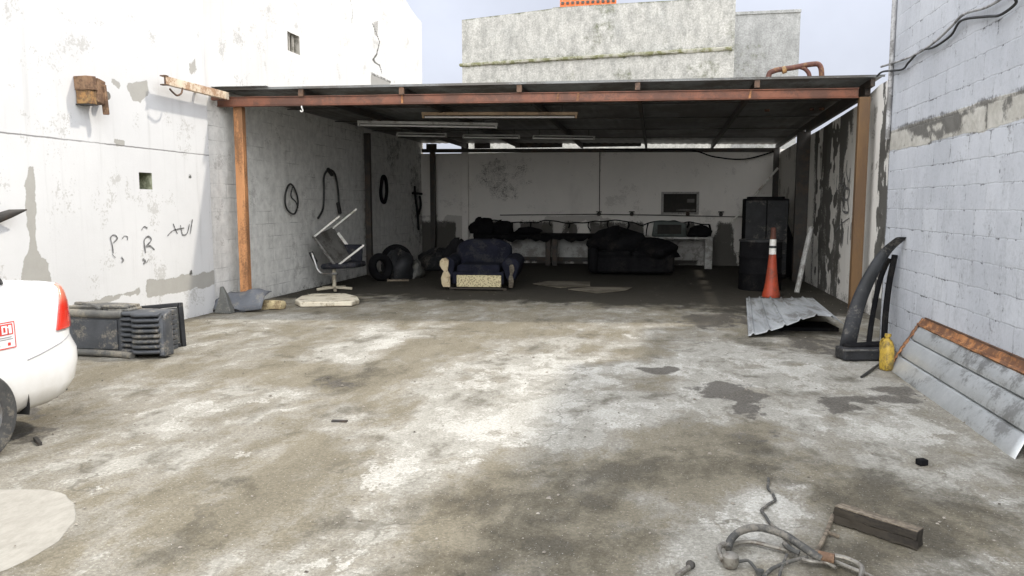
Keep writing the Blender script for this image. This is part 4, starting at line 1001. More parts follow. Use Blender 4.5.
# ------------------------------------------------------------------ rear bench and what is on it
bn = thing('workbench', 'long black workbench against the rear wall', 'workbench', (-2.6, 19.2, 0))
m = MB(); m.box((.0, 0, .735), (3.9, .72, .10)); m.build('top', 'black', bn, bevel=.012)
m = MB(); rings = []
for i in range(40):
    x = -1.93+3.86*i/39; dz = .05+.035*math.sin(i*.8)+.03*math.sin(i*2.1)
    rings.append((x, dz))
m.add([v for x, dz in rings for v in (Vector((x, -.37, .78)), Vector((x, -.385, .68-dz)))], [(2*i, 2*i+1, 2*i+3, 2*i+2) for i in range(39)]); m.build('cover_edge', 'black', bn, solid=.012)
for x in (-1.85, -.05, .12, 1.0, 1.85):
    m = MB(); m.box((x, -.28, .34), (.12, .10, .69)); m.build('leg', 'dark_steel', bn)
m = MB(); m.box((0, .28, .12), (3.8, .05, .10)); m.build('rail', 'dark_steel', bn)
m = MB(); m.box((-.55, .36, .36), (1.1, .02, .54)); m.box((.63, .36, .36), (.95, .02, .54)); m.box((1.4, .36, .36), (.5, .02, .54)); m.build('back_panel', 'white_dull', bn)
for i, (x, y, sx, sy, sz) in enumerate(((-4.35, 18.9, .32, .22, .24), (-3.85, 19.0, .30, .2, .2), (-3.2, 19.1, .32, .2, .10))):
    lump('cloth_heap', ('black rags piled highest at the left end of the bench', 'black rags piled second from the bench left end', 'flat black rags lying in the middle of the bench')[i], 'rags', (x, y, .785), (sx, sy, sz), 'black', 20+i)
wt = thing('table', 'white table with one broad leg at the right end of the rear wall', 'table', (.62, 18.9, 0))
m = MB(); m.box((0, 0, .72), (1.36, .75, .05)); m.build('top', 'white_dull', wt, bevel=.006)
for x, wd in ((-.62, .10), (.60, .17)):
    m = MB(); m.box((x, -.30, .345), (wd, .08, .70)); m.build('leg', 'white_dull', wt, bevel=.004)
    m = MB(); m.box((x, .30, .345), (wd*.7, .08, .70)); m.build('leg', 'white_dull', wt, bevel=.004)
m = MB(); m.box((.05, .33, .40), (1.1, .02, .5)); m.build('back_panel', 'frame_p', wt)
mn = thing('monitor', 'grey green old monitor case standing on the white table', 'monitor', (.30, 18.85, .745))
m = MB(); m.loft([[Vector((-.40, -.18, .0)), Vector((.40, -.18, .0)), Vector((.40, .2, 0)), Vector((-.40, .2, 0))], [Vector((-.41, -.20, .04)), Vector((.41, -.20, .04)), Vector((.38, .2, .04)), Vector((-.38, .2, .04))], [Vector((-.37, -.19, .34)), Vector((.39, -.19, .31)), Vector((.28, .18, .30)), Vector((-.28, .18, .30))], [Vector((-.33, -.16, .38)), Vector((.2, -.16, .37)), Vector((.2, .14, .34)), Vector((-.24, .14, .34))]])
m.build('case', 'green_box', mn, bevel=.02)
m = MB(); m.box((0, -.215, .18), (.56, .012, .22)); m.build('screen', 'pane', mn, bevel=.004)
lump('bag', 'slumped black bag on the right end of the white table', 'bag', (1.0, 18.8, .745), (.26, .2, .17), 'black', 31)
# dark framed panel on the rear wall
pf = thing('window', 'small dark framed window high on the rear wall', 'window', (.56, YB-.02, 1.545))
m = MB(); m.box((0, 0, 0), (.80, .02, .46)); m.build('pane', 'pane', pf)
m = MB()
for x in (-.43, .43): m.box((x, -.01, 0), (.06, .05, .56))
for z in (-.255, .255): m.box((0, -.008, z), (.80, .045, .05))
m.build('frame', 'frame_p', pf, bevel=.004)
m = MB(); m.box((.26, -.016, .06), (.18, .012, .09)); m.box((.15, -.016, -.17), (.46, .012, .05)); build_each(m, 'bracket', 'board', pf)
# pipes along the wall
cdt = thing('wall_pipe', 'thin dark pipe with valves running along the rear wall', 'pipe', (0, YB-.05, 0))
m = MB(); m.tube([(-4.0, 0, 1.24), (-1.5, 0, 1.265), (-.2, 0, 1.25), (2.6, 0, 1.20)], .013, 8); m.tube([(-1.43, .01, 1.26), (-1.44, .01, 2.86)], .011, 8); m.build('pipe', 'board', cdt)
for x in (-1.44, -.62, .75, 1.55):
    m = MB(); m.lathe([(.02, -.05), (.045, -.03), (.05, .02), (.02, .05)], 10, Matrix.Translation((x, -.02, 1.275))); m.tube([(x-.07, -.03, 1.33), (x+.07, -.03, 1.33)], .012, 6); m.build('valve', 'dark_steel', cdt)
m = MB(); rg = random.Random(4); pts = []
for i in range(36): pts.append((-4.5+i*.165, 19.52, 1.07+.05*math.sin(i*.7)+.04*rg.uniform(-1, 1)))
m.tube(smooth_path(pts, 3), .014, 6)
for i in range(5, 36, 3):
    L = rg.uniform(.1, .34); x = pts[i][0]; m.tube(smooth_path([(x, 19.51, pts[i][2]), (x+rg.uniform(-.04, .04), 19.5, pts[i][2]-L*.5), (x+rg.uniform(-.05, .05), 19.5, pts[i][2]-L)], 3), rg.uniform(.01, .028), 6)
tag(m.build('cable', 'black'), 'dark tangled cable with dangling ends strung above the bench', 'cable')
m = MB(); pts = [(-.95, 19.40, 2.93)]+[(-1.42, 19.4, 2.89), (-0.44, 19.4, 2.85), (0.76, 19.4, 2.83), (1.36, 19.4, 2.66), (2.06, 19.4, 2.6), (2.75, 19.4, 2.78)]; m.tube(smooth_path(pts[1:], 6), .017, 7)
tag(m.build('cable', 'black'), 'black cable sagging under the rear roof beam at right', 'cable')
for i, (u0, z0, z1) in enumerate(((-4.02, 2.86, 2.35), (-2.52, 2.86, 2.3))): pass
# dark sofa
sf = thing('sofa', 'black sofa buried under dark covers in front of the rear bench', 'sofa', (-.55, 16.75, 0), R(6))
m = MB(); m.box((0, 0, .24), (1.55, .72, .36)); m.build('base', 'black', sf, bevel=.05)
m = MB(); m.loft([[Vector((x*k, y+yo, z+.03*math.sin(x*5))) for x, y in ((-.72, -.13), (-.3, -.16), (.2, -.15), (.74, -.12), (.74, .14), (.2, .16), (-.3, .17), (-.72, .14))] for z, k, yo in ((.36, 1, .28), (.6, 1.0, .30), (.74, .96, .33), (.80, .86, .35))]); m.build('backrest', 'black', sf, bevel=.05)
for sx in (-1, 1):
    m = MB(); m.box((sx*.80, -.02, .34), (.22, .80, .55)); m.build('arm', 'black', sf, bevel=.08)
m = MB(); m.box((-.37, -.06, .46), (.70, .58, .13)); m.box((.37, -.06, .45), (.70, .58, .12)); m.build('seat_cushion', 'black', sf, bevel=.05)
lump('cloth_heap', 'black covers thrown over the left back of the sofa', 'rags', (-.80, 16.85, .42), (.62, .42, .36), 'black', 44)
lump('cloth_heap', 'black covers sliding off the right arm of the sofa', 'rags', (.02, 16.75, .38), (.48, .46, .24), 'black', 47)
# cardboard on the floor
for i, (P, lb) in enumerate((([(-2.27, 14.18), (-2.08, 14.89), (-1.24, 14.75), (-1.19, 14.11), (-1.69, 13.66), (-2.0, 13.87)], 'muddy flattened cardboard sheet nearest the armchair'), ([(-1.52, 13.45), (-1.17, 13.93), (-0.41, 13.82), (-0.52, 13.39), (-0.96, 13.0)], 'pale muddy cardboard sheet in front of the black sofa'))):
    cx = sum(q[0] for q in P)/len(P); cy = sum(q[1] for q in P)/len(P)
    m = MB(); m.loft([[Vector((x-cx, y-cy, z+.012*math.sin(3*x+2*y))) for x, y in P] for z in (.012, .022)]); o = m.build('cardboard', 'card', None, (cx, cy, 0)); tag(o, lb, 'cardboard')

# ------------------------------------------------------------------ right rear corner
br_ = thing('drum', 'black oil drum with a pale rim edge behind the traffic cone', 'drum', (1.83, 14.2, 0))
m = MB(); m.lathe([(.36, 0), (.37, .02), (.365, .28), (.38, .30), (.365, .32), (.365, .56), (.38, .58), (.365, .60), (.365, .84), (.36, .86)], 28); m.build('body', 'black', br_)
m = MB(); m.lathe([(.375, .855), (.38, .87), (.375, .89), (.34, .89), (.335, .875), (.001, .873)], 28); m.build('lid', 'black_pl', br_)
cb = thing('cabinet', 'tall black cabinet standing in the shed rear right corner', 'cabinet', (2.2, 16.6, 0))
m = MB(); m.box((0, 0, .82), (.86, .5, 1.62)); m.build('body', 'black', cb, bevel=.02)
m = MB(); m.box((-.21, -.256, .84), (.40, .016, 1.5)); m.build('door', 'black_pl', cb, bevel=.004)
m = MB(); m.box((.21, -.256, .84), (.40, .016, 1.5)); m.build('door', 'black_pl', cb, bevel=.004)
m = MB(); m.box((0, 0, 1.645), (.7, .42, .05)); m.build('top_tray', 'black', cb, bevel=.01)
co = thing('traffic_cone', 'tall orange traffic cone with two white bands near the drum', 'cone', (1.87, 13.05, 0))
def cr(z): return .135*(1-z/1.0)**1.0*.72+.036 if z > .12 else .135-.0*z
m = MB(); m.lathe([(.14, 0), (.145, .02), (.14, .05), (.118, .14), (.10, .26), (.082, .42), (.065, .60), (.056, .70)], 24); m.build('lower_body', 'cone', co)
m = MB(); m.lathe([(.057, .70), (.0555, .80)], 24); m.build('white_band', 'cone_w', co)
m = MB(); m.lathe([(.0545, .80), (.060, .805), (.060, .835), (.053, .84)], 24); m.build('collar', 'black_pl', co)
m = MB(); m.lathe([(.053, .84), (.050, .945)], 24); m.build('white_band', 'cone_w', co)
m = MB(); m.lathe([(.050, .945), (.046, .98), (.040, 1.06), (.044, 1.08), (.04, 1.13), (.02, 1.14)], 20); m.build('handle', 'rust_pipe', co)
m = MB(); m.tube([(2.39, 13.75, .0), (2.52, 13.95, .55), (2.66, 14.15, 1.12)], .045, 10)
tag(m.build('leaning_pole', 'white_dull'), 'pale pole leaning in the corner beside the broad dark post', 'pole')
m = MB(); m.tube([(1.76, 18.9, 1.1), (2.8, 19.2, 2.37)], .028, 8)
tag(m.build('leaning_pole', 'white_pt'), 'thin pale rod slanting across the rear wall above the drum', 'pole')
lump('rubbish_bag', 'black bag slumped between drum and right side wall', 'bag', (2.55, 16.9, 0), (.3, .35, .75), 'black', 52)

# corrugated sheet on the floor, front lip raised
cs = thing('metal_sheet', 'ridged zinc sheet lying on the floor with its front edge lifted', 'metal sheet', (0, 0, 0))
PA, PBv, PC, PD = Vector((1.05, 8.93, 0.02)), Vector((2.14, 9.17, 0.13)), Vector((2.37, 12.32, 0.08)), Vector((1.39, 12.3, 0.06))
nu, nv = 200, 24; vs = []
for i in range(nu+1):
    s = i/nu
    for j in range(nv+1):
        t = j/nv; q = (PA*(1-s)+PBv*s)*(1-t)+(PD*(1-s)+PC*s)*t
        ph = (s*6.2) % 1; z = .028*max(0, 1-abs(ph-.3)/.14)
        bulge = .15*math.sin(math.pi*s**1.9)*(1-t)**1.5
        vs.append(q+Vector((0, 0, z+bulge+.004*math.sin(s*9))))
m = MB(); m.add(vs, [(i*(nv+1)+j, (i+1)*(nv+1)+j, (i+1)*(nv+1)+j+1, i*(nv+1)+j+1) for i in range(nu) for j in range(nv)])
c_ = (PA+PBv+PC+PD)/4; m.v = [tuple(Vector(v)-Vector((c_.x, c_.y, 0))) for v in m.v]; cs.location = (c_.x, c_.y, 0)
m.build('sheet', 'galv_floor', cs, solid=.004, ang=180)
m = MB(); m.box((0, -.9, .02), (.8, .5, .05), (0, 0, R(5))); m.build('gap_shade', 'black', cs)  # black slab standing in for the shade under the lifted edge

# black car bumper leaning on the wall end
bu = thing('bumper', 'black plastic car bumper leaning against the end of the block wall', 'bumper', (1.9, 7.85, 0))
B0 = Vector((1.9, 7.85, 0))
pth = smooth_path([Vector(q) for q in ((1.92, 8.13, 0.03), (1.93, 8.08, 0.21), (2.01, 8.22, 0.44), (2.09, 8.28, 0.65), (2.19, 8.33, 0.85), (2.31, 8.39, 1.03), (2.41, 8.27, 1.17))], 5)
fr = frames(pth); rings = []
N_ = len(fr)
for i, (p_, u, v_) in enumerate(fr):
    k = i/(N_-1); wd = .080*(1-.3*k*k); dp = .06
    ring = []
    for a_ in [2*math.pi*j/12 for j in range(12)]:
        ring.append(p_-B0+Vector((1, 0, 0))*wd*math.copysign(abs(math.cos(a_))**.6, math.cos(a_))+Vector((0, .8, -.25))*dp*math.sin(a_)*.9)
    rings.append(ring)
m = MB(); m.loft(rings); m.build('shell', 'black_pl', bu, ang=50)
q0, q1 = Vector((1.78, 7.74, 0.0))-B0, Vector((2.26, 7.79, 0.0))-B0
m = MB(); m.bar(q0+Vector((0, .09, .06)), q1+Vector((0, .14, .06)), .22, .115); m.build('foot', 'black_pl', bu, bevel=.02)
m = MB(); m.bar(q0+Vector((.01, -.03, .112)), q1+Vector((-.14, .02, .108)), .03, .014); m.build('trim', 'chrome', bu)
for P_, r_ in ((((2.12, 8.13, 0.05), (2.2, 8.35, 0.34), (2.3, 8.51, 0.72), (2.38, 8.52, 0.95)), .026), (((2.28, 8.17, 0.05), (2.32, 8.33, 0.33), (2.37, 8.44, 0.68), (2.4, 8.4, 0.99)), .030)):
    m = MB(); m.tube(smooth_path([Vector(q)-B0 for q in P_], 4), r_, 8); m.build('inner_rib', 'black', bu)
m = MB(); m.bar(q0+Vector((.05, .14, .1)), q1+Vector((-.02, .2, .12)), .10, .09); m.build('inner_rib', 'black', bu, bevel=.02)

# yellow jug
JS = .82
jg = thing('jug', 'stained yellow plastic jug standing between bumper and fallen slats', 'jug', (2.085, 7.38, 0), R(25), rot=(R(-4), R(4), R(25))); jg.scale = (.80, .80, .86)
m = MB(); rings = []
for z, a_, b_ in ((0, .06, .075), (.015, .072, .09), (.10, .076, .095), (.20, .076, .095), (.27, .068, .088), (.315, .05, .06), (.335, .028, .03), (.36, .026, .028)):
    rings.append([Vector((JS*a_*math.copysign(abs(math.cos(t))**.7, math.cos(t)), JS*b_*math.copysign(abs(math.sin(t))**.7, math.sin(t)), z)) for t in [2*math.pi*i/20 for i in range(20)]])
m.loft(rings); m.build('body', 'yellow', jg)
m = MB(); m.lathe([(.034, .355), (.036, .36), (.036, .385), (.03, .39)], 14); m.build('cap', 'yellow', jg)
m = MB(); m.tube(smooth_path([(-.01, .05, .33), (0, .10, .30), (0, .105, .22), (0, .085, .17)], 4), .014, 8); m.build('grip', 'yellow', jg)
m = MB(); m.tube([(1.78, 6.99, 0.01), (2.14, 7.66, 0.03)], .012, 7)
tag(m.build('rod', 'cable'), 'short thin black rod lying on the concrete by the jug', 'rod')

# fallen shutter slats leaning on the block wall
rs = thing('shutter_section', 'galvanised shutter slats with a rusty edge leaning low against the block wall', 'shutter', (2.13, 6.1, 0))
W_ = .545; an = math.atan2(.43, .30)
ux = Vector((math.cos(an), 0, math.sin(an))); un = Vector((-math.sin(an), 0, math.cos(an)))
prof = [(-.020, -.085), (-.040, -.06), (-.045, -.025), (-.030, .0)]
for s0, s1 in ((-.015, .145), (.163, .323), (.341, .478)):
    for k, h in ((0, .002), (.10, .011), (.4, .015), (.7, .016), (.93, .012), (1, .0)): prof.append((s0+(s1-s0)*k, h))
    if s1 < .4: prof += [(s1+.006, -.035), (s1+.013, -.035)]
Y0, Y1 = -1.22, 1.34
def slat(s, h, y, sk): return ux*s+un*h+Vector((0, y+sk*s, 0))
m = MB(); ny = 30; vs = []; rgs = random.Random(3)
for i in range(ny+1):
    y = Y0+(Y1-Y0)*i/ny; sk = .22*(1)
    for s, h in prof: vs.append(slat(s, h+.004*math.sin(y*4+s*9)+.0025*rgs.uniform(-1, 1), y, sk))
k_ = len(prof); m.add(vs, [(i*k_+j, (i+1)*k_+j, (i+1)*k_+j+1, i*k_+j+1) for i in range(ny) for j in range(k_-1)])
m.build('slats', 'galv', rs, solid=.004, ang=30)
m = MB(); vs = []
pr2 = [(.468, .018), (.472, .03), (.486, .032), (.494, .020), (.532, .022), (.545, .030), (.552, .0)]
for i in range(ny+1):
    y = Y0+(Y1-Y0)*i/ny
    for s, h in pr2: vs.append(slat(s+.004*rgs.uniform(-1, 1), h+.005*rgs.uniform(-1, 1), y, .22))
k_ = len(pr2); m.add(vs, [(i*k_+j, (i+1)*k_+j, (i+1)*k_+j+1, i*k_+j+1) for i in range(ny) for j in range(k_-1)])
m.build('rusty_edge', 'rust', rs, solid=.006, ang=40)
m = MB(); vs = []
for i in range(26):
    s = -.03+.57*i/25; y = Y1+.22*s
    for dy in (-.045+.02*rgs.uniform(-1, 1), .008+.006*rgs.uniform(-1, 1)): vs.append(ux*s+un*(.024+.004*rgs.uniform(-1, 1))+Vector((0, y+dy, 0)))
m.add(vs, [(2*i, 2*i+1, 2*i+3, 2*i+2) for i in range(25)]); m.build('rusty_end', 'rust', rs, solid=.008)
m = MB(); m.bar(ux*.56+un*.0+Vector((0, Y0+.1, 0)), ux*.56+Vector((0, Y1+.1, 0)), .03, .03); m.build('dark_strip', 'brown_end', rs)

# ------------------------------------------------------------------ foreground litter
wd = thing('timber_block', 'dark squared timber offcut lying in the right foreground', 'timber', (1.0, 3.55, 0.0))
a_ = Vector((0.85, 3.7, 0.0)); b_ = Vector((1.14, 3.46, 0.0)); cc = (a_+b_)/2; dd = (b_-a_); wd.location = (cc.x, cc.y, 0); wd.rotation_euler = (0, 0, math.atan2(dd.y, dd.x))
m = MB(); rg = random.Random(9); rings = []
for i in range(15):
    x = dd.length*(-.5+i/14); j = lambda k=.0028: rg.uniform(-k, k)
    rings.append([Vector((x+j()*2, y+j(), z+j())) for y, z in ((0, .008), (.035, .006), (.07, .008), (.071, .045), (.07, .082), (.05, .084), (.02, .083), (0, .082), (-.001, .05), (.002, .046))])
m.loft(rings); m.build('body', 'wood_dk', wd, ang=25)
m = MB(); m.box((0, .036, .0855), (dd.length*.99, .062, .006)); m.build('pale_top', 'wood', wd, bevel=.002)  # top face lighter than the sides
hs = thing('hose_assembly', 'perished rubber hose with metal fittings tangled in the right foreground', 'hose', (0.5, 3.26, 0.0))
HO = Vector((0.5, 3.26, 0.0))
def hp(L, z): return [Vector((x, y, zz))-HO for (x, y), zz in zip(L, z)]
m = MB(); m.tube(smooth_path(hp([(0.33, 3.27), (0.35, 3.33), (0.4, 3.38), (0.48, 3.4), (0.57, 3.37), (0.62, 3.31), (0.67, 3.24), (0.7, 3.22)], [.03, .05, .07, .08, .07, .06, .05, .04]), 6), .017, 10); m.build('rubber_hose', 'hose', hs)
m = MB(); m.tube(smooth_path(hp([(0.33, 3.29), (0.37, 3.35), (0.44, 3.38), (0.52, 3.35), (0.58, 3.32), (0.59, 3.28)], [.02]*6), 5), .010, 8); m.build('thin_pipe', 'alu', hs)
m = MB(); m.tube(smooth_path(hp([(0.3, 3.15), (0.29, 3.18), (0.29, 3.24), (0.32, 3.29)], [.03, .04, .045, .04]), 4), [.012]*13, 8); m.build('elbow', 'alu', hs)
m = MB(); q = Vector((0.33, 3.16, 0.0))-HO; m.lathe([(.001, 0), (.03, .004), (.036, .025), (.034, .05), (.022, .06), (.001, .062)], 16, Matrix.Translation(q)); m.build('canister', 'alu', hs)
m = MB(); m.tube(smooth_path(hp([(0.36, 3.15), (0.4, 3.17), (0.42, 3.13), (0.43, 3.09)], [.03, .03, .025, .02]), 4), .007, 8); q = Vector((0.44, 3.09, 0.02))-HO; m.lathe([(.008, -.012), (.016, -.01), (.016, .012), (.008, .014)], 8, Matrix.Translation(q)); m.build('stub_pipe', 'hose', hs)
m = MB(); m.tube(smooth_path(hp([(0.71, 3.24), (0.75, 3.26), (0.81, 3.25), (0.85, 3.2), (0.83, 3.12), (0.79, 2.99)], [.04, .04, .035, .03, .02, .015]), 5), .011, 8); m.build('metal_pipe', 'alu', hs)
m = MB(); m.tube(hp([(0.69, 3.24), (0.75, 3.22)], [.045, .045]), .021, 10); m.build('crimp_sleeve', 'rust_plate', hs)
m = MB(); m.tube(smooth_path(hp([(0.62, 3.24), (0.66, 3.21), (0.72, 3.22), (0.75, 3.19)], [.025, .03, .025, .02]), 4), .008, 8); m.tube(smooth_path(hp([(0.75, 3.26), (0.81, 3.2), (0.87, 3.14), (0.92, 3.04)], [.02]*4), 4), .009, 8); m.build('branch_pipe', 'alu', hs)
m = MB(); m.tube(smooth_path(hp([(0.43, 3.02), (0.49, 3.13), (0.57, 3.2), (0.65, 3.25)], [.015, .02, .025, .03]), 4), .008, 8); m.tube(smooth_path(hp([(0.48, 2.96), (0.53, 3.14), (0.57, 3.26)], [.012, .02, .03]), 4), .006, 8); m.tube(smooth_path(hp([(0.57, 3.33), (0.59, 3.28), (0.62, 3.26)], [.045, .045, .04]), 3), .012, 8); m.build('loose_wire', 'hose', hs)
m = MB(); m.tube([Vector((x+.003*math.sin(i*1.1), y+.003*math.sin(i*.9), .010)) for i, (x, y, _) in enumerate(smooth_path([(x, y, 0) for x, y in [(0.63, 4.25), (0.61, 4.1), (0.62, 4.01), (0.62, 3.94), (0.58, 3.86), (0.54, 3.8), (0.54, 3.71), (0.56, 3.61), (0.59, 3.51), (0.61, 3.42)]], 4))], .0075, 7)
tag(m.build('wire', 'hose'), 'crooked dark wire trailing away from the tangled hose', 'wire')
m = MB(); m.tube(smooth_path([(0.86, 3.76, 0.02), (0.81, 3.61, 0.02), (0.74, 3.42, 0.02), (0.69, 3.29, 0.03)], 4), .010, 8); m.tube([(0.79, 3.55, 0.02), (0.84, 3.53, 0.01)], .009, 8)
tag(m.build('stick', 'wood'), 'pale forked stick between the timber block and the hose', 'stick')
m = MB(); m.box((0, 0, .018), (.055, .045, .036)); o = m.build('nut', 'black', None, (1.54, 4.67, -0.0), bevel=.006, rot=(0, 0, .4)); tag(o, 'small black rubber block alone on the concrete at right', 'rubber block')
bt = thing('bolt', 'dirty bolt with a round head at the bottom edge of the yard', 'bolt', (0.14, 3.07, 0.0))
m = MB(); m.tube([(-.03, -.05, .012), (.022, .028, .016)], .010, 8); m.build('shank', 'alu', bt)
m = MB(); m.lathe([(.001, -.008), (.018, -.008), (.018, .01), (.001, .012)], 8, Matrix.Translation((.026, .034, .022)) @ Euler((R(60), 0, R(-30))).to_matrix().to_4x4()); m.build('head', 'dark_steel', bt)
m = MB(); m.box((0, 0, .012), (.16, .022, .02)); o = m.build('iron_bar', 'dark_steel', None, ((-3.83, 4.08, 0.0)[0], (-3.83, 4.08, 0.0)[1], 0), rot=(0, 0, R(-38))); tag(o, 'short dark iron bar on the concrete behind the car tyre', 'iron bar')
m = MB(); m.box((0, 0, .006), (.11, .03, .012)); o = m.build('scrap', 'dark_steel', None, (-2.14, 4.88, 0.0), rot=(0, 0, .1)); tag(o, 'tiny dark metal scrap alone on the left concrete', 'scrap')
# small stones and crumbs: countless
m = MB(); rg = random.Random(77)
for i in range(1500):
    if i < 1050: x = rg.uniform(-5.9, 2.3); y = rg.uniform(2.3, 11)
    else: x = rg.choice((rg.uniform(-6.0, -5.5), rg.uniform(1.7, 2.85), rg.uniform(-5, 2.5))); y = rg.uniform(6, 17)
    r_ = rg.uniform(.003, .008)*(1 if rg.random() < .96 else 2.0)
    vs = [Vector((x+r_*rg.uniform(.6, 1.2)*cx, y+r_*rg.uniform(.6, 1.2)*cy, .004+r_*rg.uniform(.4, .9)*cz)) for cx, cy, cz in ((-1, -1, 0), (1, -1, 0), (1, 1, 0), (-1, 1, 0), (-.5, -.5, 1), (.6, -.4, 1), (.5, .6, 1), (-.6, .5, 1))]
    m.add(vs, [(0, 1, 5, 4), (1, 2, 6, 5), (2, 3, 7, 6), (3, 0, 4, 7), (4, 5, 6, 7)])
o = m.build('gravel', weather('loose crumbs', (.34, .31, .26), (.16, .14, .115), (.07, .06, .05), .4, 1.3, .95), ang=20); tag(o, 'loose stone crumbs scattered over the yard floor', 'gravel', kind='stuff')

# ------------------------------------------------------------------ black plastic bin on its side with its lid frame
bi = thing('plastic_container', 'dusty charcoal plastic container with stacked ribs lying on its side', 'container', (-5.225, 6.62, 0), R(3)); bi.scale = (.87, 1, 1)
m = MB()
m.loft([[Vector((x, y, z)) for y, z in ((.0, .03), (.28, .02), (.30, .40), (.26, .455), (.06, .455), (.0, .39))] for x, i0 in ((-.62, 0), (-.60, 0), (.05, 0), (.08, 0))])
m.build('tub', 'bin_pl', bi, bevel=.02)
m = MB(); m.box((-.26, -.012, .225), (.56, .012, .29)); m.build('side_panel', 'bin_pl', bi, bevel=.004)
m = MB()
for k in range(8):
    z = .045+.052*k; dx = .012*math.sin(k*1.9)
    m.loft([[Vector((x, y, z+zz)) for y, zz in ((yf, .004), (yf-.022, .012), (yf-.022, .034), (yf, .044), (.28, .044), (.28, .004))] for x, yf in ((.06, .0), (.20, -.01), (.26, -.075), (.34, -.085), (.50, -.04), (.55, -.02))])
m.build('rib', 'bin_pl', bi, bevel=.007)
m = MB(); m.loft([[Vector((x, y, z)) for y, z in ((-.03, .02), (.12, .02), (.12, .42), (.10, .46), (.04, .46), (-.03, .42))] for x in (.52, .54, .59, .61)]); m.build('rim', 'bin_pl', bi, bevel=.03)
m = MB(); m.tube(smooth_path([(-.64, -.01, .045), (-.2, -.02, .04), (.1, -.04, .035), (.24, -.08, .03)], 4), .034, 10); m.build('bottom_rail', 'bin_top', bi)
m = MB(); m.tube(smooth_path([(-.64, .02, .43), (-.1, .0, .425), (.08, .0, .43)], 4), .04, 10)
m.box((-.25, .16, .462), (.75, .22, .03)); m.build('top_skin', 'bin_top', bi, bevel=.012)
m = MB()
for k in range(5): m.tube(smooth_path([(-.62, .06+.05*k, .485), (-.2, .05+.05*k, .495), (.1, .07+.045*k, .49)], 4), .016, 7)
m.tube(smooth_path([(-.66, .2, .50), (-.5, .1, .515), (-.3, .05, .50), (-.2, .02, .47)], 4), .02, 7); m.build('top_rib', 'bin_top', bi)
lf = thing('frame_panel', 'black framed grey panel standing on edge behind the charcoal container', 'panel', (-4.72, 7.26, 0), R(-62))
lf.location = (-5.36, 6.62, 0); lf.rotation_euler = (R(-5), 0, R(57))
m = MB()
Lx, Hz = .80, .47
for (x, z, sx, sz) in ((.03, Hz/2, .05, Hz), (Lx-.03, Hz/2, .05, Hz)): m.box((x, 0, z), (sx, .06, sz))
m.box((Lx/2, 0, Hz-.022), (Lx-.115, .055, .045)); m.box((Lx/2, 0, .022), (Lx-.115, .055, .045)); m.build('frame', 'black_pl', lf, bevel=.008)
for k in range(3):
    m = MB(); m.box((.17+.23*k, 0, Hz/2), (.215, .02, Hz-.10)); m.build('slat_panel', 'dk_grey', lf)
m = MB()
for k in range(4): m.box((.62, -.012, .10+.09*k), (.07, .02, .05))
build_each(m, 'louvre', 'niche_grey', lf, bevel=.004)

# ------------------------------------------------------------------ white car, rear quarter in view
car = thing('car', 'white saloon car with red tail lamp and numbered sticker, parked by the left wall', 'car', (-4.66, 3.67, 0))
def plan(w, yf, yr, rr, rf, z, n=10):
    P = []
    for (sx, sy, r, cx, cy) in ((1, 1, rr, w-rr, yr-rr), (-1, 1, rr, -(w-rr), yr-rr), (-1, -1, rf, -(w-rf), yf+rf), (1, -1, rf, w-rf, yf+rf)):
        for k in range(n+1):
            t = k/n*math.pi/2
            if (sx, sy) == (1, 1): a = t
            elif (sx, sy) == (-1, 1): a = math.pi/2+t
            elif (sx, sy) == (-1, -1): a = math.pi+t
            else: a = 1.5*math.pi+t
            P.append(Vector((cx+r*math.cos(a), cy+r*math.sin(a), z)))
    # extra points along both sides are not needed: the loft is straight there
    return P
LV = [(.21, .76, -3.05, .80, .26), (.25, .81, -3.12, .87, .29), (.34, .838, -3.15, .945, .31), (.46, .845, -3.16, .972, .31), (.54, .845, -3.15, .968, .31), (.595, .844, -3.12, .935, .31), (.64, .845, -3.08, .912, .31),
      (.76, .843, -3.0, .905, .30), (.86, .836, -2.75, .895, .29), (.925, .822, -2.2, .885, .28), (.96, .806, -1.98, .872, .27), (.982, .782, -1.88, .848, .26), (.992, .74, -1.8, .80, .25), (.998, .62, -1.75, .70, .24)]
m = MB(); m.loft([plan(w_, yf, yr, rr, .35, z) for z, w_, yf, yr, rr in LV])
body = m.build('body', 'car', car, ang=60)
bvh = BVHTree.FromPolygons([Vector(v) for v in m.v], m.f)
# wheel arches
def cyl(x0, x1, r, y, z):
    mm = MB(); n = 48; mm.loft([[Vector((x, y+r*math.cos(2*math.pi*k/n), z+r*math.sin(2*math.pi*k/n))) for k in range(n)] for x in (x0, x1)]); return mm
mm = MB()
for yy in (0, -2.45):
    for x0, x1 in ((.52, 1.1), (-1.1, -.52)): c_ = cyl(x0, x1, .362, yy+.01, .275); mm.add(c_.v, c_.f)
cut = mm.build('arch_cutter', 'under')
md = body.modifiers.new('arches', 'BOOLEAN'); md.object = cut; md.operation = 'DIFFERENCE'; md.solver = 'EXACT'
bpy.context.view_layer.objects.active = body
dg = bpy.context.evaluated_depsgraph_get(); me2 = bpy.data.meshes.new_from_object(body.evaluated_get(dg)); body.modifiers.clear(); body.data = me2
bpy.data.objects.remove(cut)
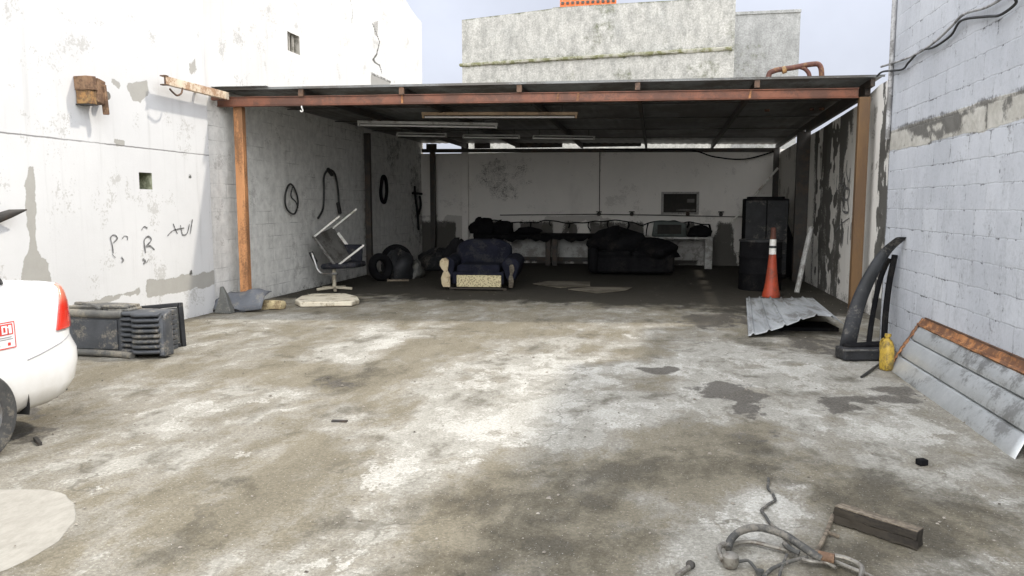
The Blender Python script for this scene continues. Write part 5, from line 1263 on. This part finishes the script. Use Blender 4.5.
# dark liners in the arches
for yy in (0, -2.45):
    for sx in (1, -1):
        mm = MB(); n = 40; rings = []
        for x in (sx*.835, sx*.54): rings.append([Vector((x, yy+.01+.355*math.cos(math.pi*(1.14*k/(n-1)-.07)), .275+.355*math.sin(math.pi*(1.14*k/(n-1)-.07)))) for k in range(n)])
        mm.add(rings[0]+rings[1], [(k, k+1, n+k+1, n+k) for k in range(n-1)]); mm.add(list(rings[1]), [tuple(range(n))]); mm.build('arch_liner', 'under', car)
def on_body(y, z, side=1, off=.004, dirv=None):
    d = Vector((-side, 0, 0)) if dirv is None else dirv
    o = Vector((side*3, y, z)) if dirv is None else Vector((0, y, z))-d*3
    h = bvh.ray_cast(o, d)
    if h[0] is None: return None
    nn = h[1]; nn = nn if nn.dot(d) < 0 else -nn
    return h[0]+nn*off
def decal(name, mat, quad_uv, parent, off=.004, nu=6, nv=6, solid=0, side=1):
    """quad (4 (y,z) corners) projected sideways on the body"""
    (a, b, c, d) = [(q[0]-.125, q[1]) for q in quad_uv]; vs = []
    for i in range(nu+1):
        for j in range(nv+1):
            s, t = i/nu, j/nv
            y = (a[0]*(1-s)+b[0]*s)*(1-t)+(d[0]*(1-s)+c[0]*s)*t; z = (a[1]*(1-s)+b[1]*s)*(1-t)+(d[1]*(1-s)+c[1]*s)*t
            vs.append(on_body(y, z, side, off) or Vector((side*.845, y, z)))
    mm = MB(); mm.add(vs, [(i*(nv+1)+j, (i+1)*(nv+1)+j, (i+1)*(nv+1)+j+1, i*(nv+1)+j+1) for i in range(nu) for j in range(nv)])
    return mm.build(name, mat, parent, ang=180)
# tail lamps wrap round the corner: shot inwards along a diagonal
def lamp(side):
    zs = [q[0] for q in LV]
    at = lambda z, k: float(np.interp(z, zs, [q[k] for q in LV]))
    rows = [(.982, 26, 50), (.96, 21, 60), (.92, 15, 72), (.86, 9, 84), (.80, 5, 90), (.74, 2, 90), (.70, 0, 90), (.69, 0, 90)]
    vs = []; nx = 14
    for z, t0, t1 in rows:
        w_, yr, rr = at(z, 1), at(z, 3), at(z, 4)
        for k in range(nx+1):
            th = R(t0+(t1-t0)*k/nx)
            vs.append(Vector((side*(w_-rr+(rr+.006)*math.cos(th)), yr-rr+(rr+.006)*math.sin(th), z)))
    mm = MB(); mm.add(vs, [(i*(nx+1)+j, i*(nx+1)+j+1, (i+1)*(nx+1)+j+1, (i+1)*(nx+1)+j) for i in range(len(rows)-1) for j in range(nx)])
    return mm.build('tail_lamp', 'lens', car, ang=180, solid=.008)
lamp(1); lamp(-1)
# bumper seam, drip seam, tow eye
m = MB(); pts = [on_body(y, z, 1, .001) for y, z in ((.36, .545), (.46, .562), (.56, .585), (.64, .605), (.70, .625), (.76, .64))]
m.tube([q for q in pts if q], .0035, 6); m.build('bumper_seam', 'st_grey', car)
m = MB(); m.box((.70, .80, .252), (.03, .03, .025)); m.build('tow_eye', 'seal', car)
# greenhouse
GH = [(1.0, .70, -1.80, .44, .20), (1.03, .70, -1.74, .36, .20), (1.2, .635, -1.25, .10, .18), (1.34, .575, -.92, -.14, .16), (1.385, .54, -.80, -.24, .15)]
m = MB(); m.loft([plan(w_, yf, yr, rr, .2, z) for z, w_, yf, yr, rr in GH]); m.build('window', 'glass_dk', car, ang=60)
m = MB(); m.loft([plan(w_, yf, yr, .15, .15, z) for z, w_, yf, yr in ((1.383, .555, -.83, -.22), (1.41, .545, -.80, -.26), (1.435, .48, -.65, -.42))]); m.build('roof', 'car', car, ang=60)
for sx in (1, -1):
    m = MB(); m.bar((sx*.655, .33, .99), (sx*.535, -.27, 1.395), .11, .11); m.build('rear_pillar', 'car', car, bevel=.03)
    m = MB(); m.bar((sx*.655, -1.72, 1.0), (sx*.53, -.82, 1.39), .05, .05); m.build('front_pillar', 'car', car, bevel=.015)
    m = MB(); m.bar((sx*.69, -.75, 1.0), (sx*.555, -.60, 1.39), .04, .07); m.build('door_pillar', 'car', car)
    m = MB(); m.tube(smooth_path([(sx*.60, .455, 1.008), (sx*.635, .40, 1.04), (sx*.62, .33, 1.10), (sx*.57, .15, 1.22), (sx*.50, -.18, 1.38)], 4), .012, 7); m.build('window_seal', 'seal', car)
    for y0, y1 in ((-.12, -1.0), (-1.02, -1.86)):
        m = MB()
        q = [on_body(yy, zz, sx, .001) for yy, zz in ((y0, .93), (y0-.02, .7), (y0-.12, .34), (y1+.02, .34), (y1, .7), (y1, .9))]
        m.tube([p_ for p_ in q if p_], .004, 6); m.build('door', 'st_grey', car)
    m = MB(); m.box((sx*.86, -.30, .80), (.03, .17, .03)); m.build('door_handle', 'car', car, bevel=.008)
# wheels
def wheel(x, y, side):
    wv = bpy.data.objects.new('wheel', None); COL.objects.link(wv); wv.parent = car; wv.location = (x-.004*(1 if x > 0 else -1), y-.01, .268); wv.scale = (.96, .93, .93)
    prof = [(.172, -.070), (.225, -.090), (.268, -.092), (.284, -.078), (.288, -.05), (.282, -.047), (.282, -.037), (.288, -.034), (.288, -.008), (.281, -.005), (.281, .005), (.288, .008), (.288, .034), (.282, .037), (.282, .047), (.288, .05), (.284, .078), (.268, .092), (.225, .090), (.172, .070)]
    mr = Matrix.Rotation(math.pi/2, 4, 'Y'); n = 48
    m = MB(); rings = [[mr @ Vector((r*math.cos(2*math.pi*k/n), r*math.sin(2*math.pi*k/n), z)) for r, z in prof] for k in range(n)]
    m.loft(rings, False, True); m.build('tyre', 'tyre', wv, ang=25)
    m = MB(); s_ = side
    m.lathe([(.174, .066*s_), (.170, .078*s_), (.158, .070*s_), (.145, .045*s_), (.06, .045*s_), (.045, .07*s_), (.001, .072*s_)], 32, mr); m.build('rim', 'rim', wv)
    for k in range(5):
        an_ = 2*math.pi*k/5; m = MB()
        m.bar(mr @ Vector((.04*math.cos(an_), .04*math.sin(an_), .068*s_)), mr @ Vector((.162*math.cos(an_), .162*math.sin(an_), .068*s_)), .045, .022, (1, 0, 0)); m.build('spoke', 'rim', wv, bevel=.005)
    m = MB(); m.lathe([(.172, -.06*s_), (.172, 0), (.14, .0), (.001, .01*s_)], 24, mr); m.build('hub', 'under', wv)
for x, s_ in ((.775, 1), (-.775, -1)):
    for y in (0, -2.45): wheel(x, y, s_)
m = MB(); m.box((0, -.95, .25), (1.3, 3.5, .12)); m.build('floor_pan', 'under', car)
# front lamps, bumper grille (out of view)
for sx in (1, -1):
    m = MB(); m.box((sx*.58, -3.02, .66), (.28, .12, .13)); m.build('headlamp', 'tube', car, bevel=.03)
m = MB(); m.box((0, -3.12, .52), (.8, .06, .14)); m.build('grille', 'under', car)
# number sticker on the quarter panel
stk = decal('sticker', 'st_white', ((.20, .642), (.402, .642), (.402, .80), (.20, .80)), car, .003)
decal('sticker_border', 'st_red', ((.20, .642), (.405, .642), (.405, .648), (.20, .648)), stk, .0045, 6, 1)
decal('sticker_border', 'st_red', ((.399, .642), (.405, .642), (.405, .80), (.399, .80)), stk, .0046, 1, 6)
decal('sticker_border', 'st_red', ((.20, .796), (.405, .796), (.405, .802), (.20, .802)), stk, .0045, 6, 1)
decal('red_field', 'st_red', ((.20, .725), (.388, .725), (.388, .790), (.20, .790)), stk, .005)
DG = {'1': [((.0, 0), (.022, .05))], '0': [((0, 0), (.012, .05)), ((.028, 0), (.04, .05)), ((.012, 0), (.028, .010)), ((.012, .04), (.028, .05))]}
for ch_, yo in (('0', .305), ('1', .356)):
    for (u0, v0), (u1, v1) in DG[ch_]:
        decal('numeral', 'st_white', ((yo+u0, .732+v0), (yo+u1, .732+v0), (yo+u1, .732+v1), (yo+u0, .732+v1)), stk, .0068, 2, 2)
    if ch_ == '1': decal('numeral', 'st_white', ((yo-.010, .766), (yo, .766), (yo, .778), (yo-.010, .770)), stk, .0068, 2, 2)
for zz, y0, y1 in ((.708, .25, .375), (.696, .29, .385)): decal('print_line', 'st_grey', ((y0, zz), (y1, zz), (y1, zz+.005), (y0, zz+.005)), stk, .005, 3, 1)
decal('print_mark', 'st_green', ((.268, .660), (.288, .660), (.288, .678), (.268, .678)), stk, .005, 1, 1)
decal('print_mark', 'st_red', ((.345, .660), (.365, .660), (.365, .678), (.345, .678)), stk, .005, 1, 1)
